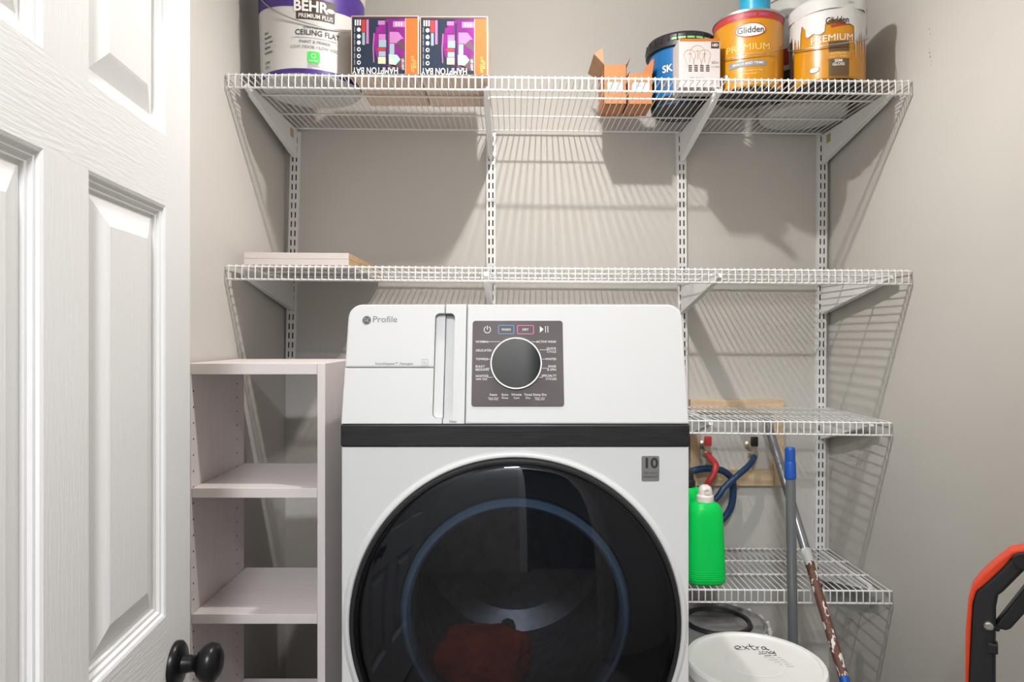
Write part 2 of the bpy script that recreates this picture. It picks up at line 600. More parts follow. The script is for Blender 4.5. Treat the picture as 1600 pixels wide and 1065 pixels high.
kn = MB().lathe([(0, .0), (.034, .0), (.034, -.006), (.030, -.010), (.014, -.013), (.012, -.026), (.0125, -.032), (.020, -.036), (.027, -.043), (.0295, -.052), (.027, -.061), (.018, -.067), (.008, -.0685), (0.0, -.0685)], (kx, 0, kz), 36, 'Y').build('knob', 'black_metal', door, local=True, angle=60, label='round black door knob')
MB().box(DW - .0015, DW + .001, .008, .027, kz - .03, kz + .03).build('latch_plate', 'black_metal', door, local=True)


# ---------------------------------------------------------------- shelf standards, brackets, wire shelves
def standard(xt, xb, zt, zb, label):
    """slotted upright; (xt, xb) x of its centre line at 1.85 m and 0.5 m height"""
    ang = atan2(xt - xb, 1.35)
    o = thing('shelf_standard', (xb + (zb - .5) * (xt - xb) / 1.35, 0, zb), label, 'shelf upright', 'slotted shelf uprights on the back wall', rot=(0, ang, 0))
    H = zt - zb
    w, d, sw_, gap = .016, .014, .0032, .0055
    mb = MB()
    mb.box(-w, -w + .0015, -d, 0, 0, H).box(w - .0015, w, -d, 0, 0, H)
    cols = [-w, -gap - sw_, -gap + .0012, gap - .0012, gap + sw_, w]
    pitch, sl = .0318, .020
    n = int(H / pitch)
    zz = [0.0]
    for k in range(n):
        z0 = (k + .2) * pitch
        zz += [z0, z0 + sl]
    zz.append(H)
    for c in range(5):
        if c in (1, 3):
            for k in range(0, len(zz) - 1, 2):
                mb.box(cols[c], cols[c + 1], -d - .0012, -d, zz[k], zz[k + 1])
        else:
            mb.box(cols[c], cols[c + 1], -d - .0012, -d, 0, H)
    mb.build('channel', 'steel_white', o, smooth=False, local=True)
    MB().box(-w + .002, w - .002, -d + .002, -d + .003, .001, H - .001).build('slot_shade', 'slot', o, smooth=False, local=True, label='dark slots')  # near-black strip paints the shade inside the white channel
    return o


STD = [(-.749, -.778, 0), (-.0785, -.079, 0), (.573, .582, 0), (1.057, 1.0475, 0)]
lbl = ['white slotted shelf upright beside the left corner of the back wall',
       'white slotted shelf upright rising behind the control panel, second from left',
       'white slotted shelf upright at the right edge of the washer',
       'white slotted shelf upright beside the right corner of the back wall']
for (xt, xb, _), l in zip(STD, lbl):
    standard(xt, xb, 1.90, 1.09 if xt < -.5 else .33, l)


def std_x(i, z):
    xt, xb, _ = STD[i]
    return xb + (z - .5) * (xt - xb) / 1.35


def bracket(i, z, depth, label, group, tape=False):
    """folded sheet metal bracket, deep at the upright and slim at the front"""
    x = std_x(i, z)
    zt = z - .0095
    o = thing('shelf_bracket', (x, 0, zt), label, 'shelf bracket', group)
    out = [(-.0165, 0), (-depth + .03, 0), (-depth + .025, -.012), (-depth + .06, -.020), (-.05, -.088), (-.034, -.096), (-.0165, -.096)]
    m = MB()
    t = .0065
    m.prism([(p[0], p[1]) for p in out], 2 * t, lambda u, v, w: (x - t + w, u, zt + v), .0012, 1)
    m.build('arm', 'steel_white', o, angle=20)
    lip = MB()
    lip.tube([(x - t, -depth + .065, zt - .021), (x - t, -.048, zt - .090)], .0022, 6)
    lip.tube([(x + t, -depth + .065, zt - .021), (x + t, -.048, zt - .090)], .0022, 6)
    lip.build('flange', 'steel_white', o)
    if tape:
        s = 1 if x < 0 else -1
        MB().box(x + s * t, x + s * (t + .0006), -.085, -.055, zt - .04, zt - .012).build('tape', 'yellowtag', o, label='scrap of yellowed tape')
    return o


def wire_shelf(name, x0, x1, zl, zr, depth, pitch, label, rods=(.02, .175, .335), y0=-.016):
    W = x1 - x0
    o = thing(name, (x0, y0, zl), label, 'wire shelf', 'white wire shelves', rot=(0, atan2(zl - zr, W), 0))
    D = depth + y0
    r, R, lipz = .0016, .0029, -.040
    n = int(round(W / pitch))
    cw = MB()
    cw.tube([(0, 0, -r), (0, -D + .004, -r), (0, -D, -r - .004), (0, -D - .001, lipz)], r, 6)
    first = cw.build('cross_wire', 'wire', o, local=True)
    first.location = (W / n * .5, 0, 0)
    for k in range(1, n):
        c = first.copy()
        link(c, o)
        c.location = (W / n * (k + .5), 0, 0)
    zr_ = -2 * r - R + .0005
    for yy in [-.004] + [-q for q in rods]:
        MB().tube([(0, yy, zr_), (W, yy, zr_)], R, 8).build('rod', 'wire', o, local=True)
    MB().tube([(0, -D + R + .002, zr_), (W, -D + R + .002, zr_)], R, 8).build('front_rod', 'wire', o, local=True)
    MB().tube([(0, -D + R, lipz), (W, -D + R, lipz)], R, 8).build('lip_rod', 'wire', o, local=True)
    return o


P1 = .0181
T1, T2, T3, T4 = 1.900, 1.389, .960, .481
wire_shelf('wire_shelf', XL + .004, XR - .004, 1.915, 1.896, .50, P1, 'wide white wire shelf at the top, holding paint cans and boxes', (.155, .325))
wire_shelf('wire_shelf', XL + .004, XR - .004, 1.395, 1.381, .50, P1, 'wide white wire shelf just above the washer, holding only white boards', (.175, .335))
wire_shelf('wire_shelf', .405, XR - .004, .965, .957, .405, .0187, 'short white wire shelf right of the washer control panel', (.13, .255))
wire_shelf('wire_shelf', .405, XR - .004, .483, .478, .405, .0187, 'lowest short white wire shelf with a green bottle on it', (.13, .255))


def zd1(x):
    return 1.915 - (x - XL) * .0102


def zd2(x):
    return 1.395 - (x - XL) * .0075


nm = ['leftmost bracket', 'second bracket from the left', 'third bracket from the left', 'rightmost bracket']
for i in range(4):
    x = std_x(i, 1.9)
    bracket(i, zd1(x), .47, 'white metal shelf bracket under the top wire shelf, ' + nm[i], 'brackets under the top shelf', i in (0, 3))
    x = std_x(i, 1.39)
    bracket(i, zd2(x), .47, 'white metal shelf bracket under the second wire shelf, ' + nm[i], 'brackets under the second shelf')
bracket(3, .957, .37, 'white metal bracket under the short shelf by the pipe frame', 'brackets under the short shelves')
bracket(2, .961, .37, 'white metal bracket under the short shelf beside the washer', 'brackets under the short shelves')
bracket(3, .478, .37, 'white metal bracket under the lowest shelf by the right wall', 'brackets under the short shelves')
bracket(2, .481, .37, 'white metal bracket under the lowest shelf beside the washer', 'brackets under the short shelves')


# ---------------------------------------------------------------- washer dryer
WX, HW, FY = 0.0027, 0.362, -0.93
ZB = .105
BZ0, BZ1 = .970, 1.0177          # black band
w = thing('washer_dryer', (WX, -.5, 0), 'large white front-loading washer dryer with dark round glass door', 'washing machine')
# base under the machine (below the frame)
MB().bbox(WX - .35, WX + .35, -.88, -.12, 0, ZB, .006).build('plinth', 'white', w)
cab = MB()
x0, x1 = WX - HW, WX + HW
out = rrect(x0 + .008, x1 - .008, ZB, 1.255, .03, 8, '0011')
out = [q for k in range(len(out)) for q in ([out[k]] + ([(out[k][0], BZ1)] if (out[k][1] - BZ1) * (out[(k + 1) % len(out)][1] - BZ1) < 0 else []))]
cab.rings([[(p[0], -.900 + max(0, p[1] - BZ1) * .16, p[1]) for p in out], [(p[0], -.12, p[1]) for p in out]], False, True)
cab.build('cabinet', 'white', w)

# lower front with the round recess for the door
CZ, R1, R2 = .603, .3595, .345
angs = sorted([2 * pi * k / 120 for k in range(120)] + [atan2(s1 * (BZ0 - CZ if s1 > 0 else CZ - ZB), s2 * HW) % (2 * pi) for s1 in (1, -1) for s2 in (1, -1)])


def rectpt(a, inset):
    hx, top, bot = HW - inset, BZ0 - CZ - inset, CZ - ZB - inset
    c, s = cos(a), sin(a)
    k = min(hx / abs(c) if abs(c) > 1e-9 else 9e9, (top / s if s > 1e-9 else (bot / -s if s < -1e-9 else 9e9)))
    return WX + c * k, CZ + s * k


fr = MB()
rg = []
rg.append([(rectpt(a, 0)[0], FY + .04, rectpt(a, 0)[1]) for a in angs])
for d, q in ((0, .006), (.0008, .0025), (.0022, .001)):
    rg.append([(rectpt(a, d)[0], FY + q, rectpt(a, d)[1]) for a in angs])
for rr, q in ((R1, .001), (R1 - .004, -.0022), (R1 - .008, -.0042), (R1 - .0115, -.0045), (R2 + .0005, -.0025), (R2 - .004, .03)):
    rg.append([(WX + rr * cos(a), FY + q, CZ + rr * sin(a)) for a in angs])
fr.rings(rg, False, False)
fr.build('front_panel', 'white', w, angle=20)
MB().prism(rrect(x0 - .0005, x1 + .0005, BZ0 + .001, BZ1 - .001, .004, 3), .04, lambda u, v, q: (u, FY - .003 + q, v), .003).build('band', 'band', w, label='brushed black band')

# door
door_w = MB().lathe([(.3435, FY + .02), (.3440, FY - .005), (.3425, FY - .010), (.339, FY - .0125), (.335, FY - .012), (.3325, FY - .009), (.332, FY + .02)], (WX, 0, CZ), 128, 'Y').build('porthole_door', 'ring', w, label='round black door ring')
dome = [(.3335, FY - .009)]
for k in range(1, 13):
    t = k / 12
    dome.append((.3335 * cos(t * pi / 2), FY - .009 - .020 * sin(t * pi / 2)))
MB().lathe(dome[:-1] + [(.002, dome[-1][1])], (WX, 0, CZ), 128, 'Y', cap1=True).build('glass', 'glass', door_w, angle=80, label='smoked convex glass')
MB().lathe([(.3325, FY + .012), (.30, FY + .022), (.246, FY + .030), (.242, FY + .06)], (WX, 0, CZ + .012), 96, 'Y').build('liner', 'liner', door_w)
MB().lathe([(.222, FY + .045), (.222, FY + .020), (.228, FY + .012), (.236, FY + .012), (.242, FY + .020), (.242, FY + .045)], (WX, 0, CZ + .012), 96, 'Y').build('bowl_rim', 'bowl', door_w, label='bluish clear rim of the door bowl')
dr = MB().lathe([(.245, FY + .06), (.25, FY + .09), (.25, -.42), (.20, -.39), (.05, -.385), (.001, -.385)], (WX, 0, CZ + .012), 72, 'Y', cap1=True)
dr.build('drum', 'drum', w)
for k in range(3):
    a = radians(25 + 120 * k)
    MB().tube([(WX + .232 * cos(a), FY + .12, CZ + .012 + .232 * sin(a)), (WX + .225 * cos(a), -.44, CZ + .012 + .225 * sin(a))], [.012, .022], 8).build('drum_lifter', 'drum', w)

# slanted control fascia made of four fronts
O = Vector((WX, FY, BZ1))
V = Vector((0, .040, .2505)).normalized()
N = Vector((0, -V.z, V.y))
VL = .2537


def fas(u, v, q):
    """fascia coordinates: u right of centre, v up the slope, q behind the surface"""
    return O + Vector((u * (1 - .018 * v / VL), 0, 0)) + V * v - N * q


def uv(x, y):
    d = Vector(((x - 803) / FPX, 1, -(y - 525) / FPX))
    c = Vector((0, CAMY, EYE))
    t = (O - c).dot(N) / d.dot(N)
    p = c + d * t - O
    return p.x / (1 - .018 * p.dot(V) / VL), p.dot(V)


g = .0008
uS1, uS2, vS = uv(693.5, 570)[0], uv(728, 570)[0], uv(620, 574)[1]
pieces = [('detergent_drawer', rrect(-HW, uS1 - g, vS + g, VL, .030, 8, '0001')),
          ('lower_drawer', rrect(-HW, uS1 - g, 0, vS - g, .004, 2, '0000')),
          ('filter_cover', rrect(uS1 + g, uS2 - g, 0, VL, .003, 2, '0000')),
          ('fascia', rrect(uS2 + g, HW, 0, VL, .030, 8, '0010'))]
pu0, pv0 = uv(675, 653)
pu1, pv1 = uv(711, 489)
cut = MB().prism(rrect(pu0, pu1, pv0, pv1, .010, 6), .034, lambda u, v, q: fas(u, v, q - .012), 0).build('cutter', 'white')
fro = {}
for nme, o2 in pieces:
    fro[nme] = MB().prism(o2, .075, fas, .0035 if nme in ('fascia', 'detergent_drawer') else .0015).build(nme, 'white', w)
MB().prism(rrect(-HW + .004, HW - .004, .002, VL - .006, .028, 6, '0011'), .06, lambda u, v, q: fas(u, v, q + .012), 0).build('seam_backing', 'seam', w)
# the pocket: cut through the three left fronts and lined white
sb = [o for o in w.children if o.name.startswith('seam_backing')][0]
bpy.context.view_layer.update()
for o2 in (fro['detergent_drawer'], fro['lower_drawer'], fro['filter_cover'], sb):
    boolean(o2, cut)
bpy.data.objects.remove(cut)
for ua, ub, cr in ((pu0 + .001, uS1 - g, '1001'), (uS1 + g, pu1 - .001, '0110')):
    MB().prism(rrect(ua, ub, pv0 + .001, pv1 - .001, .009, 6, cr), .003, lambda u, v, q: fas(u, v, q + (.0215 if cr == '0110' else .0135)), 0).build('finger_pull', 'white', w, label='recessed white finger pull')

# logo and lettering on the drawer
lu, lv = uv(573, 500)
em = MB()
em.prism(ellipse(lu, lv, .0092, .0092, 32), .0008, lambda u, v, q: fas(u, v, q - .0008))
em.build('emblem', 'print_k', fro['detergent_drawer'], label='round monogram emblem')
e2 = MB()
annulus(e2, lu, lv, .0073, .0079, fas, -.0012)
text(e2, 'G', .0095, lu - .0022, lv + .0003, fas, w=-.0013)
text(e2, 'E', .0095, lu + .0026, lv - .0006, fas, w=-.0013)
for k in range(4):
    a = pi / 4 + k * pi / 2
    annulus(e2, lu + .0045 * cos(a), lv + .0045 * sin(a), .0012, .0016, fas, -.0013, 12, a - 2, a + 1.5)
e2.build('emblem_scroll', 'badge', fro['detergent_drawer'])


def fpart(s, size, x, y, m='print_w', align='CENTER', bold=.0, parent=None, sx=1.0, name='lettering', w_=-.0006):
    u, v = uv(x, y)
    mb = MB()
    text(mb, s, size, u, v, fas, align, bold, w_, sx)
    return mb.build(name, m, parent, smooth=False)


fpart('Profile', .0185, 582, 499, 'print_g', 'LEFT', .004, fro['detergent_drawer'], 1.12)
fpart('SmartDispense\u2122  Detergent', .0072, 616, 568, 'print_k', 'CENTER', 0, fro['detergent_drawer'], .95)
ic = MB()
u, v = uv(664, 566)
for a, b, c, d in ((-.0068, .0068, -.0068, -.0062), (-.0068, .0068, .0062, .0068), (-.0068, -.0062, -.0068, .0068), (.0062, .0068, -.0068, .0068), (-.004, .004, -.003, -.0024), (-.004, .002, -.0008, -.0002), (-.004, .0, .002, .0026)):
    ic.flat([(u + a, v + c), (u + b, v + c), (u + b, v + d), (u + a, v + d)], fas, -.0006)
ic.build('icon', 'print_g', fro['detergent_drawer'], smooth=False)
fpart('Filter', .0075, 708, 658.5, 'print_k', 'CENTER', 0, fro['filter_cover'])

# control panel
a0, b0 = uv(736.5, 635)
a1, b1 = uv(879, 501)
cp = MB().prism(rrect(a0, a1, b0, b1, .006, 6), .004, lambda u, v, q: fas(u, v, q - .0015), .0008, 2).build('control_panel', 'panel', w, label='dark grey control panel')
KU, KV = uv(806.5, 567.5)
KR = .0545
dial = MB()
dial.prism(ellipse(KU, KV, KR - .002, KR - .002, 64), .008, lambda u, v, q: fas(u, v, q - .0065), .0012, 1)
dial.build('dial', 'dial', cp, label='round black dial display')
ri = MB()
annulus(ri, KU, KV, KR - .0022, KR, fas, -.0072, 96)
ri.prism(ellipse(KU, KV, KR, KR, 96), .005, lambda u, v, q: fas(u, v, q - .0060), .0004, 1)
ri.build('dial_ring', 'dialring', cp, label='white ring round the dial')


def ptext(s, size, x, y, align='CENTER', m='print_w', bold=.008, sx=1.0):
    return fpart(s, size, x, y, m, align, bold, cp, sx, w_=-.0020)


CW = .0066
for s, x, y in (('NORMAL', 743.5, 534), ('DELICATES', 743.5, 547.5), ('TOWELS', 743.5, 561), ('BULKY', 743, 572.5), ('BEDDING', 743, 577.5), ('SANITIZE', 743, 587.5), ('with Oxi', 743.5, 592)):
    ptext(s, CW, x, y, 'LEFT')
for s, x, y in (('ACTIVE WEAR', 869, 534), ('QUICK', 869, 544.5), ('CYCLE', 869, 549.5), ('WHITES', 869, 561), ('RINSE', 869, 572.5), ('& SPIN', 869, 577.5), ('SPECIALTY', 869.5, 587), ('CYCLES', 869.5, 592)):
    ptext(s, CW, x, y, 'RIGHT')
for x, l1, l2, l3 in ((771, 'Steam', 'Power Clean', 'Wash Only'), (789, 'Extra', 'Rinse', ''), (807, 'Wrinkle', 'Care', ''), (825, 'Timed', 'Dry', ''), (843.5, 'Damp Dry', 'Wash + Dry', 'Delay Start')):
    ptext(l1, .0066, x, 616.5)
    ptext(l2, .0062 if not l3 else .0042, x, 621.5, bold=.004)
    if l3:
        ptext(l3, .0042, x, 624, bold=.002)
ln = MB()
for xa, xb, y in ((762, 781, 533.8), (765.5, 769, 547.3), (760, 765.5, 561), (759, 765.5, 575.2), (762, 770.5, 589.3), (831, 841, 533.8), (843, 856, 546.5), (847, 851.5, 561), (847, 857, 575.2), (842, 848, 589.3)):
    ua, va = uv(xa, y)
    ub, vb = uv(xb, y)
    ln.flat([(ua, va - .0004), (ub, va - .0004), (ub, va + .0004), (ua, va + .0004)], fas, -.0020)
ln.build('dial_lines', 'print_w', cp, smooth=False)
pu, pv = uv(761.5, 515)
pw = MB()
annulus(pw, pu, pv, .0062, .0076, fas, -.0020, 32, pi / 2 + .5, pi / 2 + 2 * pi - .5)
pw.flat([(pu - .0008, pv), (pu + .0008, pv), (pu + .0008, pv + .0085), (pu - .0008, pv + .0085)], fas, -.0020)
pw.build('power_symbol', 'print_w', cp, smooth=False)
pu, pv = uv(850, 514.5)
pp = MB()
pp.flat([(pu - .009, pv - .007), (pu - .001, pv), (pu - .009, pv + .007)], fas, -.0020)
for q in (.0025, .0075):
    pp.flat([(pu + q, pv - .007), (pu + q + .0014, pv - .007), (pu + q + .0014, pv + .007), (pu + q, pv + .007)], fas, -.0020)
pp.build('play_pause_symbol', 'print_w', cp, smooth=False)
for xa, xb, m, s in ((778.5, 803.5, 'print_blue', 'WASH'), (808, 834, 'print_pink', 'DRY')):
    ua, va = uv(xa, 522)
    ub, vb = uv(xb, 508)
    mb = MB()
    oo, ii = rrect(ua, ub, va, vb, .003, 4), rrect(ua + .0014, ub - .0014, va + .0014, vb - .0014, .002, 4)
    n = len(oo)
    mb.add([fas(p[0], p[1], -.0020) for p in oo + ii], [(k, (k + 1) % n, n + (k + 1) % n, n + k) for k in range(n)])
    bt = mb.build('mode_button', m, cp, smooth=False)
    ptext(s, .0070, (xa + xb) / 2, 515, sx=1.0)

# ten year badge
bd = [px(1002.5, 751, FY), px(1030, 712, FY)]
bfn = lambda u, v, q: (u, FY + q, v)
bo = MB().prism(rrect(bd[0].x, bd[1].x, bd[0].z, bd[1].z, .003, 4), .002, lambda u, v, q: (u, FY - .0012 + q, v), .0004, 1).build('badge', 'badge', w, label='small silver badge reading 10')
mb = MB()
text(mb, '10', .029, (bd[0].x + bd[1].x) / 2, bd[1].z - .0155, bfn, bold=.035, w=-.0018, sx=1.08)
mb.build('lettering', 'print_k', bo, smooth=False)
mb = MB()
text(mb, 'YEAR LIMITED', .0050, (bd[0].x + bd[1].x) / 2, bd[0].z + .0165, bfn, w=-.0018, sx=.95)
text(mb, 'WARRANTY', .0062, (bd[0].x + bd[1].x) / 2, bd[0].z + .0085, bfn, w=-.0018, sx=.95)
mb.build('lettering', 'print_k', bo, smooth=False)

# red washing inside the drum
bm = bmesh.new()
bmesh.ops.create_icosphere(bm, subdivisions=5, radius=1)
from mathutils import noise as mnoise
for v in bm.verts:
    d = 1 + .30 * mnoise.noise(v.co * 1.7) + .10 * mnoise.noise(v.co * 3.6)
    v.co = Vector((v.co.x * .125 * d, v.co.y * .14 * d, v.co.z * .050 * d))
me = bpy.data.meshes.new('red_garment')
bm.to_mesh(me)
bm.free()
me.materials.append(M['redcloth'])
me.shade_smooth()
ga = bpy.data.objects.new('red_garment', me)
ga.location = (WX - .075, -.69, CZ + .012 - .190)
link(ga)
tag(ga, 'crumpled red garment lying in the washer drum behind the glass', 'clothing')


# ---------------------------------------------------------------- bookcase on the left
BX0, BX1, BYF, BYB, BZT = -.779, -.4446, -.742, -.425, 1.136
bk = thing('bookcase', ((BX0 + BX1) / 2, (BYF + BYB) / 2, 0), 'narrow backless pinkish white laminate bookcase between door and washer', 'bookcase')
T = .0185
MB().bbox(BX0, BX0 + T, BYF, BYB, 0, BZT - .026, .001).build('side_panel', 'laminate', bk, smooth=False)
MB().bbox(BX1 - T, BX1, BYF, BYB, 0, BZT, .001).build('side_panel', 'laminate', bk, smooth=False)
MB().bbox(BX0, BX1 - T - .0005, BYF, BYB, BZT - .026, BZT, .001).build('top_panel', 'laminate_h', bk, smooth=False)
for zt, yb in ((.842, BYB), (.545, BYB + .01), (.236, BYB), (.075, BYB)):
    MB().bbox(BX0 + T + .001, BX1 - T - .001, BYF + .002, yb, zt - .023, zt, .001).build('shelf', 'laminate_h', bk, smooth=False)
ph = MB()
for y in (BYF + .012, BYB - .05):
    for k in range(26):
        z = .12 + .038 * k
        if z < BZT - .05:
            ph.lathe([(.0001, .0003), (.0027, .0003)], (BX0 + T, y, z), 10, 'X')
ph.build('pin_holes', 'pinhole', bk, smooth=False, kind='stuff')

# ---------------------------------------------------------------- boards on the second shelf
for k in range(2):
    z0 = zd2(-.74) + .0002 + k * .0172
    b = thing('melamine_board', (-.60, -.36, z0), ('upper' if k else 'lower') + ' of two pinkish white boards stacked on the second wire shelf', 'board', 'white boards on the second shelf', rot=(0, .0075, 0))
    X0, X1 = -.141 + .0012 * k, .148
    MB().bbox(X0, X1 - .0012, -.118, .335, 0, .0168, .0006).build('panel', 'laminate_h', b, smooth=False, local=True)
    MB().box(X1 - .0012, X1, -.1175, .3345, .0004, .0164).build('raw_edge', 'chip', b, smooth=False, local=True, label='raw tan particle board edge')


# ---------------------------------------------------------------- containers on the top shelf
class Can:
    """upright round container; label coordinates x along the wall (0 faces the camera), z above the base"""

    def __init__(self, name, cx, cy, zb, prof, bodymat, label, cat, group=None, turn=0.0):
        self.cx, self.cy, self.zb, self.prof = cx, cy, zb, prof
        self.a0 = atan2(-(cx), cy - CAMY) + turn
        self.t = thing(name, (cx, cy, zb), label, cat, group)
        self.body = MB().lathe([(.001, prof[0][1])] + prof + [(.001, prof[-1][1])], (cx, cy, zb), 72).build('body', bodymat, self.t)

    def r(self, z):
        p = self.prof
        for (ra, za), (rb, zb) in zip(p, p[1:]):
            if za <= z <= zb and zb > za:
                return ra + (rb - ra) * (z - za) / (zb - za)
        return p[0][0]

    def fn(self, x, z, q):
        r = self.r(max(z, .001)) - q
        a = self.a0 + x / self.rl
        return (self.cx + r * sin(a), self.cy - r * cos(a), self.zb + z)

    rl = .1

    def patch(self, name, m, a0, a1, lo, hi, off=.0006, n=64, nz=3, parent=None, label=None):
        """shell over angles a0..a1 (degrees from the camera-facing line) between height functions lo, hi"""
        lo_ = lo if callable(lo) else (lambda a: lo)
        hi_ = hi if callable(hi) else (lambda a: hi)
        vs, fs = [], []
        for k in range(n + 1):
            d = a0 + (a1 - a0) * k / n
            a = self.a0 + radians(d)
            for j in range(nz + 1):
                z = lo_(d) + (hi_(d) - lo_(d)) * j / nz
                r = self.r(max(z, .001)) + off
                vs.append((self.cx + r * sin(a), self.cy - r * cos(a), self.zb + z))
        m_ = nz + 1
        for k in range(n):
            for j in range(nz):
                fs.append((k * m_ + j, (k + 1) * m_ + j, (k + 1) * m_ + j + 1, k * m_ + j + 1))
        return MB().add(vs, fs).build(name, m, parent or self.t, label=label)

    def text(self, s, size, x, z, m, off=.0014, align='CENTER', bold=.01, sx=1.0, name='lettering'):
        self.rl = self.r(z)
        mb = MB()
        text(mb, s, size, x, z, self.fn, align, bold, -off, sx)
        return mb.build(name, m, self.t, smooth=False)

    def shape(self, out, m, off=.0010, name='print', parent=None):
        dn = []
        for (ax, az), (bx, bz) in zip(out, out[1:] + out[:1]):
            k = max(1, int(abs(bx - ax) / .005))
            dn += [(ax + (bx - ax) * j / k, az + (bz - az) * j / k) for j in range(k)]
        out = dn
        zc = sum(p[1] for p in out) / len(out)
        xc = sum(p[0] for p in out) / len(out)
        self.rl = self.r(zc)
        n = len(out)
        mb = MB()
        rr = []
        for s in (1, .75, .5, .25, .02):
            rr.append([self.fn(xc + (p[0] - xc) * s, zc + (p[1] - zc) * s, -off) for p in out])
        mb.rings(rr, False, True)
        return mb.build(name, m, parent or self.t, smooth=False)

    def bail(self, z, drop, m='wirehandle', r=.0016, a=85, out=.003, skew=0.0):
        pts = []
        for k in range(33):
            t = -1 + 2 * k / 32
            d = self.a0 + radians(a * t)
            zz = z - drop * (1 - t * t) + skew * t
            rr = self.r(max(min(zz, self.prof[-1][1]), .001)) + out + .004 * (1 - t * t)
            pts.append((self.cx + rr * sin(d), self.cy - rr * cos(d), self.zb + zz))
        return MB().tube(pts, r, 6).build('bail_handle', m, self.t)


# big white and purple paint bucket
cx = -.592
c = Can('paint_bucket', cx, -.345, zd1(cx) + .001, [(.138, 0), (.141, .004), (.149, .26), (.152, .27), (.152, .29), (.149, .295), (.151, .36)], 'bucket_white',
        'large white and purple paint bucket at the left end of the top shelf', 'paint bucket', turn=.05)
c.patch('purple_top', 'purple', -110, 110, lambda d: .178 + .00025 * abs(d), .258, .0006)
c.patch('purple_base', 'purple', -110, 110, .004, .017, .0006)
c.shape(rrect(-.050, .054, .150, .206, .002, 2), 'brown_print', .0013, 'logo_plate')
c.text('BEHR', .040, -.012, .184, 'print_w', .0020, bold=.03, sx=.95)
c.shape(ellipse(.042, .181, .011, .006), 'print_w', .0020, 'bear_mark')
c.text('PREMIUM PLUS', .0165, .002, .1585, 'print_w', .0020, bold=.01, sx=.85)
c.text('ULTRA PURE WHITE', .0065, 0, .1275, 'print_k', .0014, sx=1.1)
c.text('CEILING FLAT', .0200, .008, .114, 'print_k', .0014, sx=.98)
c.shape([(-.062, .1000), (.06, .1000), (.06, .1008), (-.062, .1008)], 'print_g', .0012, 'rule')
c.text('PAINT & PRIMER', .0115, .0, .0895, 'print_g', .0014, bold=.005)
c.text('LOW ODOR \u2022 LOW VOC', .0115, .0, .0755, 'print_g', .0014, bold=.005)
c.shape(rrect(-.020, .012, .033, .064, .005, 4), 'green_print', .0012, 'green_seal')
an = MB()
c.rl = .141
annulus(an, -.004, .052, .0048, .0062, c.fn, -.002)
an.build('seal_ring', 'print_w', c.t, smooth=False)
c.text('CERTIFIED', .0052, -.004, .039, 'print_w', .002)
for k, s in enumerate(('GREENGUARD', 'LOW EMISSIONS', 'GOLD')):
    c.text(s, .0045, -.020, .029 - .0048 * k, 'print_k', .0014, align='LEFT', bold=.0)
for k, s in enumerate(('Stain', 'Blocking', 'One coat', 'Mildew', 'Resistant', '', '2 GAL', '7.57 L')):
    if s:
        c.text(s, .0095, -.160, .125 - .0135 * k, 'print_k', .0014, align='LEFT', bold=.02)
c.bail(.225, .092, r=.0018, a=75, skew=-.02)
MB().lathe([(.001, .372), (.140, .372), (.147, .366), (.156, .366), (.156, .335), (.153, .335)], (c.cx, c.cy, c.zb), 72).build('lid', 'bucket_white', c.t)


